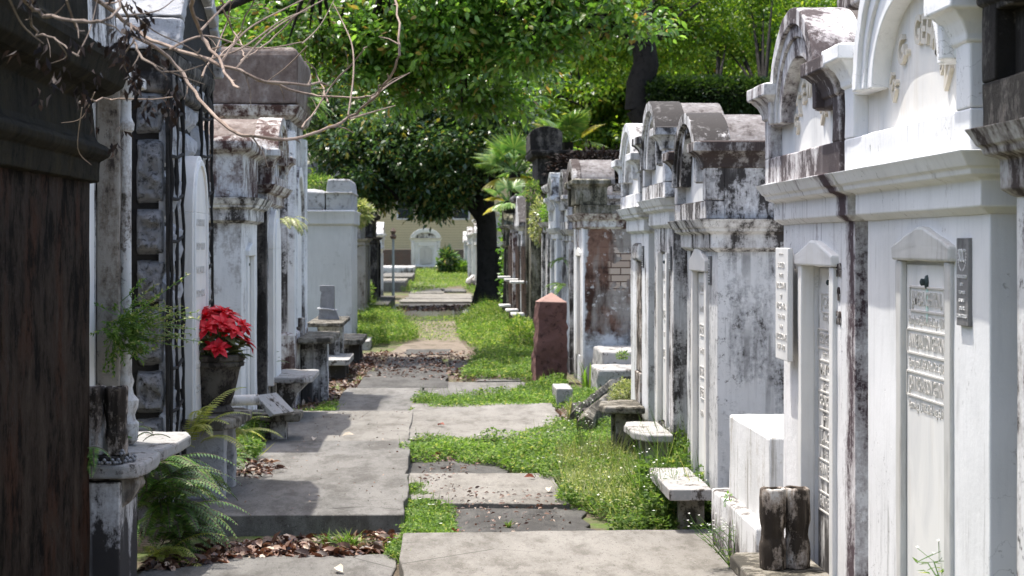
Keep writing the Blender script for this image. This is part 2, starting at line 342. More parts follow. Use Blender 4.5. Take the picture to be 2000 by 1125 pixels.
def concrete(name, base, alt, dk, amt):
    t = NT(name); n = t.noise(1.3, 9, .65, (1.6, .5, 1)); n2 = t.noise(3.2, 12, .75, (1.8, .6, 1)); g = t.noise(160, 4, .7, (1, .6, 1)); g2 = t.noise(40, 6, .7, (1, .4, 1))
    c = t.mix(t.rng(n, .35, .65), base, alt)
    c = t.mix(t.rng(n2, .58-.2*amt, .72-.2*amt, 0, .6), c, dk); c = t.mix(t.rng(t.noise(.8, 7, .7, (1.8, .5, 1)), .5, .64, 0, .48), c, tuple(q*.55 for q in base)); c = t.mix(t.rng(t.noise(9, 10, .8, (1.8, .5, 1)), .60, .63, 0, .5), c, dk); c = t.mix(t.rng(t.noise(70, 3, .6, (1, .5, 1)), .62, .66, 0, .7), c, dk); c = t.mix(t.rng(t.noise(95, 3, .6, (1, .5, 1)), .64, .68, 0, .6), c, tuple(min(1, q*1.9) for q in base))
    c = t.mix(t.rng(g, .35, .75, 0, .45), c, tuple(q*.45 for q in base)); c = t.mix(t.rng(g2, .62, .75, 0, .5), c, (.16, .14, .11))
    w = t.vor(1.1, 'DISTANCE_TO_EDGE'); w.inputs['Vector'].links[0].from_node.inputs['Rotation'].default_value = (.2, .1, .5)
    ck = t.math('MULTIPLY', t.rng(w.outputs['Distance'], 0, .005, 1, 0), t.rng(t.noise(.9, 3, .5), .54, .58))
    c = t.mix(ck, c, (.05, .045, .04))
    return t.fin(c, .9, t.bump(g, .8, .006, t.bump(g2, .5, .006, t.bump(n2, .5, .015))))
M['slab'] = concrete('pale_concrete', (.21, .197, .175), (.27, .255, .228), (.075, .065, .052), .55)
M['slab_g'] = concrete('grey_concrete', (.165, .158, .145), (.215, .206, .19), (.05, .044, .036), .6)
M['slab_d'] = concrete('damp_and_shaded_concrete', (.085, .082, .077), (.125, .12, .11), (.03, .027, .024), .7)  # dark for damp, broken slabs, and for painted-in shade under the canopy
def soil():
    t = NT('soil_and_thin_grass'); n = t.noise(.8, 8, .65); n2 = t.noise(22, 9, .75); n3 = t.noise(5, 8, .7)
    c = t.mix(t.rng(n3, .35, .65), (.115, .09, .065), (.20, .165, .125)); c = t.mix(t.rng(n2, .45, .7), c, (.06, .045, .03))
    c = t.mix(t.math('MULTIPLY', t.rng(n, .46, .54), t.rng(n3, .40, .60)), c, t.mix(t.rng(n2, .3, .7), (.07, .12, .025), (.14, .19, .05)))
    return t.fin(c, .95, t.bump(n2, .8, .03, t.bump(n3, .6, .05)))
M['soil'] = soil()
def water():
    t = NT('puddle_water'); return t.fin((.015, .015, .013), .04, t.bump(t.noise(9, 3, .5), .06, .01), .8)
M['water'] = water()
def siding():
    t = NT('yellow_clapboard'); z = t.z(); w = t.math('FRACT', t.math('MULTIPLY', z, 5.6))
    c = t.mix(t.noise(3, 5, .6), (.62, .53, .32), (.56, .47, .28)); c = t.mix(t.rng(w, .0, .18, 1, 0), c, (.26, .21, .12))  # dark line along each board paints the lap shading into the colour
    return t.fin(c, .6, t.bump(w, .8, .03))
M['siding'] = siding()
def farbrick():
    t = NT('old_brick_wall'); br = t.n('ShaderNodeTexBrick'); mp = t.n('ShaderNodeMapping'); t.t.links.new(t.geo.outputs['Position'], mp.inputs[0])
    mp.inputs['Rotation'].default_value = (R(-90), 0, 0); t.t.links.new(mp.outputs[0], br.inputs['Vector']); br.inputs['Scale'].default_value = 2
    br.inputs['Color1'].default_value = (.13, .075, .055, 1); br.inputs['Color2'].default_value = (.09, .06, .05, 1); br.inputs['Mortar'].default_value = (.16, .14, .12, 1)
    return t.fin(t.mix(t.rng(t.noise(1, 8, .7), .4, .6), br.outputs[0], (.10, .085, .07)), .9)
M['farbrick'] = farbrick()
M['shingle'] = stone('roof_shingle', (.12, .12, .13), (.15, .15, .16), (.08, .08, .08), 6, .5, .02, .4)
def flat(name, c, r=.5): t = NT(name); return t.fin(c, r)
M['glass'] = flat('window_glass', (.03, .035, .04), .08)
M['trim'] = plaster('white_trim_paint', base=(.72, .72, .70), amt=.05, crack=False)
# foliage
M['oak'] = leafmat('bright_oak_leaves', [(0, (.04, .09, .012)), (.4, (.10, .20, .022)), (.8, (.23, .35, .035)), (.97, (.38, .44, .08)), (1, (.30, .18, .05))], .5)
M['oak2'] = leafmat('mid_green_leaves', [(0, (.04, .09, .014)), (.5, (.09, .18, .028)), (1, (.20, .32, .05))], .5)
M['near'] = leafmat('broad_green_leaves', [(0, (.05, .115, .02)), (.5, (.10, .205, .035)), (.9, (.19, .31, .07)), (1, (.30, .17, .06))], .5, .28, .7)
M['magnolia'] = leafmat('glossy_magnolia_leaves', [(0, (.030, .068, .030)), (.5, (.065, .13, .05)), (.88, (.13, .21, .06)), (1, (.32, .24, .05))], .36, .25, 1.0)
M['weed'] = leafmat('fresh_weed_leaves', [(0, (.055, .105, .025)), (.5, (.095, .165, .038)), (.9, (.18, .26, .075)), (1, (.34, .32, .14))], .42, .6, .15)
M['weedpale'] = leafmat('dry_pale_weeds', [(0, (.12, .17, .05)), (.5, (.24, .27, .11)), (1, (.42, .40, .24))], .35)
M['grassblade'] = leafmat('grass_blades', [(0, (.05, .10, .02)), (.6, (.11, .20, .035)), (1, (.32, .33, .13))], .42, .6, .15)
M['fern'] = leafmat('sword_fern_leaves', [(0, (.07, .15, .035)), (.6, (.12, .25, .055)), (1, (.26, .34, .10))], .4)
M['fern_y'] = leafmat('yellowing_fern_leaves', [(0, (.20, .26, .05)), (.6, (.36, .38, .10)), (1, (.45, .42, .15))], .4)
M['ivy'] = leafmat('ivy_leaves', [(0, (.04, .10, .015)), (.6, (.09, .20, .03)), (1, (.20, .30, .07))], .4)
M['ivy_d'] = leafmat('dark_epiphyte_fern', [(0, (.012, .028, .008)), (.6, (.025, .05, .013)), (1, (.06, .10, .02))], .3)
M['palm'] = leafmat('fan_palm_leaves', [(0, (.10, .19, .05)), (.6, (.18, .32, .08)), (1, (.36, .42, .12))], .4)
M['palm_y'] = leafmat('yellow_palm_leaves', [(0, (.36, .30, .04)), (.6, (.50, .40, .06)), (1, (.42, .42, .10))], .4)
M['litter'] = leafmat('fallen_brown_leaves', [(0, (.035, .020, .015)), (.5, (.085, .042, .028)), (.82, (.20, .115, .08)), (1, (.42, .33, .25))], .1, .5, .4, (1, .6, .4))
M['redleaf'] = leafmat('rusty_fallen_leaf', [(0, (.20, .045, .02)), (1, (.26, .07, .03))], .1, .5, .4, (1, .6, .4))
M['paleleaf'] = leafmat('pale_fallen_leaf', [(0, (.50, .42, .33)), (1, (.58, .50, .40))], .1, .6, .3, (1, .8, .6))
M['dead'] = leafmat('dead_dark_leaves', [(0, (.008, .006, .006)), (.7, (.02, .015, .014)), (1, (.05, .035, .03))], .1, .7, .2, (1, .7, .5))
M['petal'] = leafmat('white_daisy_petals', [(0, (.8, .8, .76)), (1, (.85, .85, .8))], .3, .6, .2, (1, 1, 1))
M['bract'] = leafmat('red_poinsettia_bracts', [(0, (.42, .008, .016)), (.6, (.60, .02, .035)), (1, (.72, .07, .08))], .25, .5, .3, (1, .2, .2))
M['pleaf'] = leafmat('dull_green_silk_leaves', [(0, (.07, .10, .04)), (.6, (.14, .16, .07)), (1, (.27, .26, .14))], .25, .6, .3)

# ------------------------------------------------------------------ tomb builders
FRAME_Y = -.045
def tablet_set(root, x0, x1, z0, z1, t, m_fr, m_tb, ped=.12, lines=(), lug=True, jam=.09, pr=.018, tk=.012):
    """marble surround with a peaked head and an inscribed closure tablet inside a niche t deep"""
    fr = MB()
    fr.box(x0-jam, x0+.004, -pr, t*.6, z0, z1); fr.box(x1-.004, x1+jam, -pr, t*.6, z0, z1)
    f = fr.build('tablet_frame', m_fr, root, .006, (.008, .12, 3))
    if ped:
        hd = MB().prismy([(x0-jam-.02, z1+.001), (x1+jam+.02, z1+.001), (x1+jam+.02, z1+ped*.45), ((x0+x1)/2+.05, z1+ped), ((x0+x1)/2-.05, z1+ped), (x0-jam-.02, z1+ped*.45)], -pr-.010, t*.6)
        hd.build('pediment', m_fr, f, .008, (.012, .1, 3))
    tb = MB().box(x0+.006, x1-.006, t-tk, t-.002, z0+.01, z1-.012).build('tablet', m_tb, root, .003)
    yt = t-tk
    if lines:
        lt = MB(); bx = MB()
        for z, s, size, w, boxed in lines:
            put_text(lt, s, (x0+x1)/2, yt-.001, z, size, .004 if boxed else .0018, w, 0, .0004 if boxed else 0)
            if boxed:
                hw = w/2+.03; hh = size*.56
                for a in ((-hw, hw, z+hh, z+hh+.006), (-hw, hw, z-hh-.006, z-hh)):
                    bx.box((x0+x1)/2+a[0], (x0+x1)/2+a[1], yt-.005, yt+.001, a[2], a[3])
                for q in (-hw-.006, hw): bx.box((x0+x1)/2+q, (x0+x1)/2+q+.006, yt-.005, yt+.001, z-hh, z+hh)
        lt.build('lettering', M['letter'], tb, smooth=False)
        if bx.v: bx.build('raised_border', M['letter'], tb)
    if lug:
        lathe = MB(); zc = z1-.065; xc = (x0+x1)/2
        lathe.loft([[(xc+r*math.cos(a*math.pi/5), y, zc+r*math.sin(a*math.pi/5)*1.3) for a in range(10)] for r, y in ((.018, yt+.001), (.016, yt-.006), (.008, yt-.01), (.009, yt-.02), (.003, yt-.024))])
        lathe.build('bronze_lug', M['lug'], tb)
        if lug == 'streak':
            MB().prismy([(xc-.010, zc-.01), (xc-.012, zc-.09), (xc-.002, zc-.125), (xc+.012, zc-.10), (xc+.010, zc-.01)], yt-.0025, yt+.001).build('verdigris_stain', M['verdi'], tb)
    return tb

def soc_plaque(root, x, z, w, h, big=False, y=-.012):
    p = MB().box(x-w/2, x+w/2, y, .001, z-h/2, z+h/2).build('society_plaque', M['plaque'], root, .002)
    t = MB(); ys = y-.001
    put_text(t, 'SOC', x, ys, z+h*.29, w*.42, .002, w*.5)
    for s in (-1, 1):
        for k in range(9):
            a = -1.35+k*.21; px = x+s*w*.34*math.cos(a); pz = z+h*.30+h*.17*math.sin(a)
            t.add([(px, ys, pz-h*.016), (px+s*w*.05, ys, pz), (px, ys, pz+h*.02), (px-s*w*.035, ys, pz)], [(0, 1, 2, 3)])
    for k, (s, ww) in enumerate((('PROTECTED', .8), ('BY', .25), ('TOMB', .5), ('SAVE', .5), ('OUR', .4), ('CEMETERIES', .8))[:6]):
        put_text(t, s, x, ys, z+h*(.06-k*.09), h*.055, .0015, w*ww)
    t.build('plaque_lettering', M['plaque_lt'], p, smooth=False)

def keyhole_gable(root, w, zb, zr, zn, zs, a, b, db, mb_, mr, mt, ai=None, bi=None, xo=None, bd=None, wob=3, ear=.07, ear_m=None, letters=None, earw=None, xa=0.0):
    """parapet block with a keyhole-shaped recess, arched mouldings, end ledges and a short barrel roof"""
    yf = -.07; ai = ai or a*.62; bi = bi or b*.66; xo = xo or w/2-.13; bd = bd or db
    p = MB()
    p.box(-w/2, w/2, .03, db, zb, zs-.02)
    p.box(-w/2, w/2, yf, .03, zb, zr)
    for s in (-1, 1):
        p.box(min(s*xo, s*w/2), max(s*xo, s*w/2), yf, .03, zr, zs-.02)
        p.box(*sorted((xa+s*ai, s*xo)), yf, .03, zn, zs-.02)
    pp = p.build('parapet', mb_, root, .006, (.010, .18, wob))
    tm = MB().box(-xo+.002, xo-.002, -.018, .03, zr+.001, zn); tm.disc(ai+.03, bi+.03, zn, -.016, .029, 32, xa)
    tt = tm.build('tympanum', mt, root)
    ar = MB(); ar.ring(ai, bi, ai+(a-ai)*.5, bi+(b-bi)*.5, zn, yf-.006, .035, 28, xa); ar.build('inner_arch', mb_, root, .004)
    am = MB(); am.ring(ai+(a-ai)*.42, bi+(b-bi)*.42, a-.02, b-.02, zn, yf-.018, .04, 28, xa); am.ring(a-.055, b-.055, a+.012, b+.012, zn, yf-.034, .10, 28, xa)
    am.build('arch_moulding', mb_, root, .006, (.008, .15, 1))
    MB().disc(a, b, zn, .04, bd, 40, xa).build('barrel_roof', mr, root, .006, (.012, .2, 2))
    ex = earw if earw is not None else a-.04
    for s in (-1, 1):
        x0, x1 = sorted((s*ex, s*(w/2-.002)))
        e = MB().band(x0, x1, yf, db, [(-.004, zs-.145), (.012, zs-.135), (.014, zs-.115), (.03, zs-.08), (.055, zs-.055), (ear, zs-.05), (ear, zs), (ear-.02, zs+.006)])
        e.build('ledge', ear_m or mb_, root, .005, (.010, .15, 2))
    if letters:
        lt = MB(); n = len(letters); rr = bi-.075; ra = ai-.09
        for i, ch in enumerate(letters):
            if ch == ' ': continue
            t = math.pi*(.94-.88*i/(n-1))
            put_text(lt, ch, xa+ra*math.cos(t), -.018, zn-.045+rr*math.sin(t), .125, .012, None, (t-math.pi/2)*.6, .003)
        lt.build('lettering', M['letter_arch'], tt)
    return pp

def body(root, w, d, z1, hole, t, m, plinth=None, mp=None, wob=4, step=True):
    o = MB()
    if hole: o.niche(-w/2, w/2, 0, d, -.05, z1, hole, t)
    else: o.box(-w/2, w/2, 0, d, -.05, z1)
    b = o.build('wall', m, root, .006, (.010, .35, wob))
    if plinth: MB().band(-w/2, w/2, 0, d, [(.05, -.06), (.05, plinth-.03), (.004, plinth)]).build('plinth', mp or m, root, .006, (.012, .15, 3))
    return b
def cornice(root, w, d, z0, zb, m, fr=.035, wob=3):
    h = zb-z0
    MB().band(-w/2, w/2, 0, d, [(.006, z0-.02), (fr, z0), (fr, z0+h*.48), (fr+.012, z0+h*.52), (fr+.035, z0+h*.57), (fr+.04, z0+h*.68), (fr+.05, z0+h*.72), (fr+.065, z0+h*.9), (fr+.075, zb)]
              ).build('cornice', m, root, .004, (.008, .2, wob))

def rtomb(name, label, Yn, Yf, Xf=1.5, cat='tomb', rot=0):
    return thing(name, label, cat, (Xf, (Yn+Yf)/2, 0), R(-90)+rot, 'white tombs lining the right of the path')
def ltomb(name, label, Yn, Yf, Xf=-1.5, cat='tomb', rot=0):
    return thing(name, label, cat, (Xf, (Yn+Yf)/2, 0), R(90)+rot, 'weathered tombs lining the left of the path')

# ---- R0: blackened tomb at the right edge (only its cornice shows)
r = rtomb('barrel_vault_tomb', 'blackened tomb with dark cornice block cut off by the right edge', 3.75, 5.27)
body(r, 1.5, 2.4, 1.76, (-.35, .35, .5, 1.5), .1, M['white_old'], wob=2); cornice(r, 1.5, 2.4, 1.74, 1.90, M['top_dark'])
keyhole_gable(r, 1.66, 1.90, 2.02, 2.2, 2.36, .52, .42, 1.4, M['black'], M['roof_dark'], M['black'])
# ---- R1: clean white tomb, large, at right
r = rtomb('barrel_vault_tomb', 'clean white tomb nearest on the right with arched name lettering and closed marble tablet', 5.52, 7.10)
w = 1.58
body(r, w, 2.6, 1.70, (-.235, .335, -.04, 1.545), .02, M['white_clean'])
cornice(r, w, 2.6, 1.70, 1.85, M['white_clean'])
keyhole_gable(r, 1.70, 1.85, 1.965, 2.11, 2.28, .61, .47, 2.2, M['white_clean'], M['roof'], M['marble_w'], ai=.44, bi=.26, xo=.70, letters='E. G. GEHRKIN', xa=.07, earw=.69)
tablet_set(r, -.235, .335, -.04, 1.545, .02, M['marble_o'], M['marble'], .105, jam=.07, pr=.012, lug='streak', lines=[
    (1.425, 'JAMES A. GEHRKIN,', .062, .38, True), (1.357, 'Born June 25,1849. Died Sept. 4,1911', .042, .47, False),
    (1.29, 'ANNIE WALTON GEHRKIN', .062, .45, True), (1.222, 'Born June 21,1857. Died Oct. 5,1934', .042, .47, False),
    (1.155, 'JOHN RICHARDSON GEHRKIN', .062, .46, True), (1.088, 'Born Aug. 1,1908. Died Aug. 6,1910', .042, .47, False)])
soc_plaque(r, .545, 1.49, .13, .25)
# ---- R2: dark stained parapet, deep niche
r = rtomb('barrel_vault_tomb', 'white tomb with purple-black stains, black barrel roof and leaning side plaque', 7.32, 8.84)
w = 1.52
M['r2'] = plaster('stained_white_plaster', base=(.76, .755, .75), amt=.18, sc=2.0, mid=(.40, .37, .37), grime=(.075, .052, .058), side=(7.36, .26, .125), bump=.5)
M['r2b'] = plaster('stained_parapet_plaster', base=(.68, .67, .66), amt=.50, sc=2.6, mid=(.33, .30, .30), grime=(.075, .06, .06), side=(7.42, .4, .10), streak=.25)
body(r, w, 2.6, 1.71, (-.24, .36, -.04, 1.51), .065, M['r2'])
cornice(r, w, 2.6, 1.70, 1.85, M['r2'])
keyhole_gable(r, 1.66, 1.85, 1.965, 2.10, 2.27, .54, .42, 2.0, M['r2b'], M['roof_dark'], M['marble'], ai=.38, bi=.24, xo=.70, letters='STEWART', bd=1.1)
MB().band(-.55, .55, .25, .9, [(.0, 2.45), (.0, 2.56), (.05, 2.58), (.05, 2.64), (0, 2.66)]).build('roof_block', M['top_dark'], r, .008, (.012, .2, 3))
tablet_set(r, -.24, .36, -.04, 1.51, .065, M['marble'], M['marble_d'], .1, jam=.07, lug=True, lines=[
    (1.36, 'C. RANDALL', .062, .34, True), (1.30, 'Born Jan. 14, 1838', .035, .36, False),
    (1.215, 'GEORGE A. CROWELL', .062, .50, True), (1.155, 'Born 1850. Died 1903', .035, .36, False),
    (1.09, 'MAY CROWELL', .062, .44, True), (1.03, 'Born Oct. 8, 1876', .035, .34, False),
    (.965, 'GEORGE CROWELL', .062, .48, True), (.90, 'Born 1855. Died 1909', .035, .36, False), (.82, 'J. A. CROWELL', .062, .42, True), (.76, 'Died May 1, 1911', .035, .3, False),
    (.69, 'FANNIE CROWELL', .062, .48, True), (.56, 'FATHER ERNEST', .062, .46, True)])
# leaning plaque of a second inscription, fixed on the far jamb
pq = MB().box(-.15, .15, -.012, .012, -.235, .235).build('side_plaque', M['marble'], r, .004, loc=(-.48, -.045, 1.345))
pl = MB()
for k, (s, ww, h) in enumerate((('* * * * *', .1, .03), ('SACRED', .16, .05), ('TO THE', .1, .035), ('DR. CRANE', .22, .06), ('OF', .05, .035), ('VIRGINIA', .24, .06), ('1850 - 1902', .16, .04), ('AND', .07, .035), ('ALICE CRANE', .26, .06), ('1857 - 1932', .18, .05))):
    put_text(pl, s, 0, -.0125, .205-k*.043, h*.62, .002, ww)
pl.build('lettering', M['letter'], pq, smooth=False)
rs = MB()
for k, (dx, dz) in enumerate(((0, 0), (.05, 0), (.025, -.09), (0, -.18), (.05, -.18))):
    rs.ring(.012, .016, .02, .026, 1.50+dz, -.004, .002, 10, .44+dx); 
    rs.add([(.42+dx, -.003, 1.5+dz), (.46+dx, -.003, 1.5+dz), (.455+dx, -.003, 1.475+dz), (.425+dx, -.003, 1.475+dz)], [(0, 1, 2, 3)])
rs.build('ring_marks', M['top_dark'], r)
MB().prismz([(-.22, -.29), (-.16, -.32), (.42, -.32), (.47, -.29), (.47, -.01), (-.22, -.01)], .285, .34).build('shelf', M['shelf_dark'], r, .008, (.01, .1, 3))
for q in (-.12, .3): MB().box(q, q+.08, -.22, -.03, -.05, .285).build('shelf_bracket', M['shelf_dark'], r, .01)
# ---- R3
r = rtomb('barrel_vault_tomb', 'white tomb with mottled grey side wall behind the low white coping block', 10.95, 12.28)
w = 1.33
body(r, w, 2.2, 1.60, (-.28, .25, .25, 1.44), .03, M['grey_side'], wob=4)
cornice(r, w, 2.2, 1.575, 1.73, M['white_old'])
keyhole_gable(r, 1.45, 1.73, 1.83, 1.93, 2.14, .56, .40, 2.0, M['white_old'], M['roof'], M['marble'], ai=.34, bi=.30, bd=.42, ear_m=M['top_dark'])
MB().band(-.725, .725, .35, 1.95, [(.005, 2.0), (.03, 2.04), (.06, 2.07), (.075, 2.085), (.075, 2.15), (0, 2.16)]).build('roof_cornice', M['top_dark'], r, .006, (.012, .12, 3))
tablet_set(r, -.28, .25, .25, 1.44, .03, M['marble_w'], M['marble'], .14, jam=.07, lug=False, lines=[(1.34-k*.12, s, .05, ww, bx) for k, (s, ww, bx) in enumerate((
    ('THOMAS HALL', .30, True), ('Born 1841. Died 1902', .34, False), ('MARY HALL', .28, True), ('Born 1848. Died 1919', .34, False), ('ANN HALL', .26, True), ('ROBERT', .22, True), ('1870 - 1935', .3, False)))])
soc_plaque(r, .42, 1.45, .09, .16)
MB().box(-.22, .85, -.28, -.05, .24, .30).build('shelf', M['shelf'], r, .006, (.008, .1, 3))
MB().box(-.1, .0, -.2, -.06, -.05, .24).build('shelf_bracket', M['shelf_dark'], r, .01); MB().box(.5, .6, -.2, -.06, -.05, .24).build('shelf_bracket', M['shelf_dark'], r, .01)
# ---- R4
r = rtomb('barrel_vault_tomb', 'tall white tomb with highest arched top of the middle right group', 12.95, 14.2)
w = 1.15
body(r, w, 2.2, 1.80, (-.22, .26, .4, 1.54), .03, M['white_old'])
cornice(r, w, 2.2, 1.72, 1.89, M['white'])
keyhole_gable(r, 1.42, 1.89, 1.99, 2.10, 2.33, .52, .43, 2.0, M['white_old'], M['roof'], M['marble'], ai=.33, bi=.32, bd=.36)
tablet_set(r, -.22, .26, .4, 1.54, .03, M['marble_w'], M['marble'], 0, jam=.06, lug=True, lines=[(1.38-k*.13, s, .05, ww, bx) for k, (s, ww, bx) in enumerate((
    ('WILLIAM', .30, True), ('1833 - 1897', .3, False), ('EMMA', .24, True), ('1840 - 1911', .3, False), ('HENRY', .26, True)))])
soc_plaque(r, .46, 1.50, .08, .16)
MB().prismz([(.05, -.2), (.1, -.26), (.3, -.29), (.8, -.28), (1.0, -.2), (1.02, -.05), (.05, -.05)], .37, .42).build('shelf', M['shelf'], r, .01, (.01, .1, 3))
MB().box(.35, .43, -.2, -.06, -.05, .37).build('shelf_bracket', M['shelf'], r, .01); MB().box(.75, .83, -.2, -.06, -.05, .37).build('shelf_bracket', M['shelf'], r, .01)
# ---- R5
r = rtomb('barrel_vault_tomb', 'narrow white tomb with blackened old tablet left of the tall arched tomb', 14.5, 15.95)
w = 1.3
body(r, w, 2.2, 1.72, (-.22, .2, .15, 1.48), .03, M['white'])
cornice(r, w, 2.2, 1.69, 1.86, M['white'])
keyhole_gable(r, 1.48, 1.86, 1.96, 2.06, 2.24, .54, .42, 2.0, M['white'], M['roof'], M['marble'], ai=.34, bi=.3, bd=.8)
MB().box(-.2, .18, .0, .028, .65, 1.46).box(-.2, .18, -.012, .02, .17, .64).build('tablet', M['vase'], r, .006, (.01, .08, 3))
MB().box(-.24, .22, -.03, .02, 1.47, 1.6).build('tablet_head', M['white_old'], r, .02, (.02, .1, 3))
soc_plaque(r, .36, 1.50, .08, .16)
MB().prismz([(-.05, -.22), (.1, -.3), (.5, -.34), (.62, -.3), (.66, -.02), (-.05, -.02)], .38, .43).build('shelf', M['shelf_dark'], r, .012, (.012, .1, 3))
MB().box(.1, .2, -.22, -.04, -.05, .38).build('shelf_bracket', M['shelf_dark'], r, .01); MB().box(.45, .55, -.22, -.04, -.05, .38).build('shelf_bracket', M['shelf_dark'], r, .01)
# ---- R6 brick side
r = rtomb('barrel_vault_tomb', 'tomb with render fallen from its side wall baring brown coat and bricks', 22.8, 24.4, 1.64)
w = 1.55
body(r, w, 2.4, 1.86, (-.3, .3, .3, 1.45), .04, M['brick'])
MB().box(-.78, -.45, -.02, .04, 0, 1.8).build('pilaster', M['white'], r, .01); MB().box(.45, .77, -.02, .04, 0, 1.8).build('pilaster', M['white'], r, .01)
cornice(r, w, 2.4, 1.78, 1.93, M['mottled'])
p = MB().band(-.6, .74, -.05, 2.2, [(0, 1.93), (0, 2.02), (0, 2.03)]); p.build('parapet', M['mossy'], r, .01, (.015, .2, 3))
MB().band(-.02, .72, -.1, .26, [(0, 2.03), (0, 2.22), (.02, 2.25), (.04, 2.26), (.04, 2.31), (0, 2.32)]).band(-.6, -.45, -.1, .26, [(0, 2.03), (0, 2.22), (.04, 2.26), (.04, 2.31)]).build('ledge', M['mossy'], r, .01, (.015, .2, 2))
MB().disc(.58, .30, 2.26, -.06, .36, 32).build('barrel_roof', M['roof'], r, .01, (.015, .2, 2))
MB().ring(.40, .18, .60, .33, 2.24, -.12, -.02, 24).build('arch_moulding', M['top_dark'], r, .01)
tablet_set(r, -.3, .3, .3, 1.45, .04, M['marble_w'], M['marble_o'], .1, lug=False)
# ---- far right row
def far_tomb(mk, Yn, Yf, Xf, zt, mats, label, kind='barrel', depth=2.2, door=True):
    r = mk(kind+'_tomb' if kind != 'barrel' else 'barrel_vault_tomb', label, Yn, Yf, Xf); w = abs(Yf-Yn)
    zc = zt-.75 if kind == 'barrel' else zt-.55
    body(r, w, depth, zc-.12, (-.3*min(1, w/1.4), .3*min(1, w/1.4),   .35, zc-.45), .05, mats[0], .22, wob=2)
    MB().box(-w/2-.01, -w/2+.16, -.05, .03, .2, zc-.14).build('pilaster', mats[0], r, .008)
    MB().box(w/2-.16, w/2+.01, -.05, .03, .2, zc-.14).build('pilaster', mats[0], r, .008)
    cornice(r, w, depth, zc-.14, zc, mats[1], wob=2)
    q = min(1, w/1.4)
    MB().box(-.28*q, .28*q, .02, .045, .36, zc-.46).build('tablet', mats[3], r)
    if kind == 'barrel': keyhole_gable(r, w+.1, zc, zc+.1, zc+.25, zc+.42, w*.38, zt-zc-.25, 1.6, mats[1], mats[2], mats[3], wob=1, bd=.5)
    elif kind == 'pediment':
        MB().prismy([(-w/2-.1, zc), (w/2+.1, zc), (w/2+.1, zc+.07), (0, zt), (-w/2-.1, zc+.07)], -.1, depth).build('gable_roof', mats[1], r, .01, (.01, .2, 2))
    elif kind == 'flat':
        MB().band(-w/2, w/2, 0, depth, [(-.06, zc), (-.06, zt-.12), (.02, zt-.1), (.05, zt-.04), (.05, zt)]).build('parapet', mats[1], r, .01, (.012, .2, 2))
    return r
A = [M['white_old'], M['white_old'], M['roof'], M['marble']]; B = [M['mossy'], M['mossy'], M['roof_dark'], M['marble_o']]
C_ = [M['white'], M['white'], M['roof'], M['marble']]; D_ = [M['mottled'], M['top_dark'], M['roof_dark'], M['marble_o']]
far_tomb(rtomb, 25.0, 26.6, 1.66, 2.52, A, 'worn white tomb directly behind the bare brick tomb')
far_tomb(rtomb, 27.0, 28.6, 1.62, 2.55, C_, 'pale arched tomb behind the red granite post, second past the brick tomb')
far_tomb(rtomb, 29.0, 30.6, 1.60, 2.45, A, 'weathered tomb with plants growing from its cornice left of the granite post', 'flat')
r = far_tomb(rtomb, 33.0, 35.0, 1.55, 3.10, [M['mossy'], M['black'], M['black'], M['marble_o']], 'tall blackened tomb with scrolled block on top against the palms', 'flat', 3.0)
MB().prismy([(.15*i, 0) for i in (0,)] + [], 0, 0) if False else None
cb = MB()
cb.prismx([(-.06, 3.1), (-.06, 3.36)] + [(.20-.26*math.cos(math.pi*i/16), 3.36+.13*math.sin(math.pi*i/16)) for i in range(17)] + [(.46, 3.1)], -.55, .98)
cb.build('scroll_block', M['black'], r, .01, (.02, .2, 3))
far_tomb(rtomb, 36.0, 37.8, 1.52, 2.45, A, 'thin white tomb left of the tall blackened one, iron rail in front', 'pediment')
far_tomb(rtomb, 39.0, 40.8, 1.48, 2.5, D_, 'brown stained tomb below the yellow palm fronds', 'flat')
far_tomb(rtomb, 42.5, 44.5, 1.48, 2.3, B, 'mossy tomb half covered by ivy beside the dark tree')
for k, (a, b, zt, kd, lb) in enumerate(((66, 68, 2.6, 'flat', 'tall white tomb just left of the dark tree trunk'), (71, 73, 2.3, 'barrel', 'arched white tomb second beyond the tree trunk'),
        (78, 80.5, 2.5, 'flat', 'square white tomb third beyond the tree trunk'), (88, 91, 2.3, 'barrel', 'arched white tomb fourth beyond the tree trunk'),
        (102, 105, 2.2, 'pediment', 'gabled white tomb at the far end right of the last tomb'))):
    far_tomb(rtomb, a, b, 1.38, zt, C_, lb, kd)

# ------------------------------------------------------------------ left row
# L0: dark brown wall
r = ltomb('dark_tomb', 'huge dark brown streaked tomb wall filling the left edge', 5.6, 8.9)
w = 3.3
o = MB().box(-w/2, w/2, 0, 2.4, -.05, 1.88).build('wall', M['brown_wall'], r, .008, (.014, .5, 5))
MB().band(-w/2, w/2, 0, 2.4, [(.0, 1.86), (.035, 1.865), (.04, 1.95), (.052, 1.955), (.075, 1.975), (.08, 2.0), (.062, 2.02), (.03, 2.035), (.02, 2.06), (.01, 2.2),
     (.05, 2.235), (.09, 2.25), (.125, 2.28), (.14, 2.34), (.15, 2.36), (.15, 2.40), (.02, 2.44), (0.0, 2.5), (-.03, 2.95)]).build('cornice', M['cap_dark'], r, .006, (.022, .16, 5))
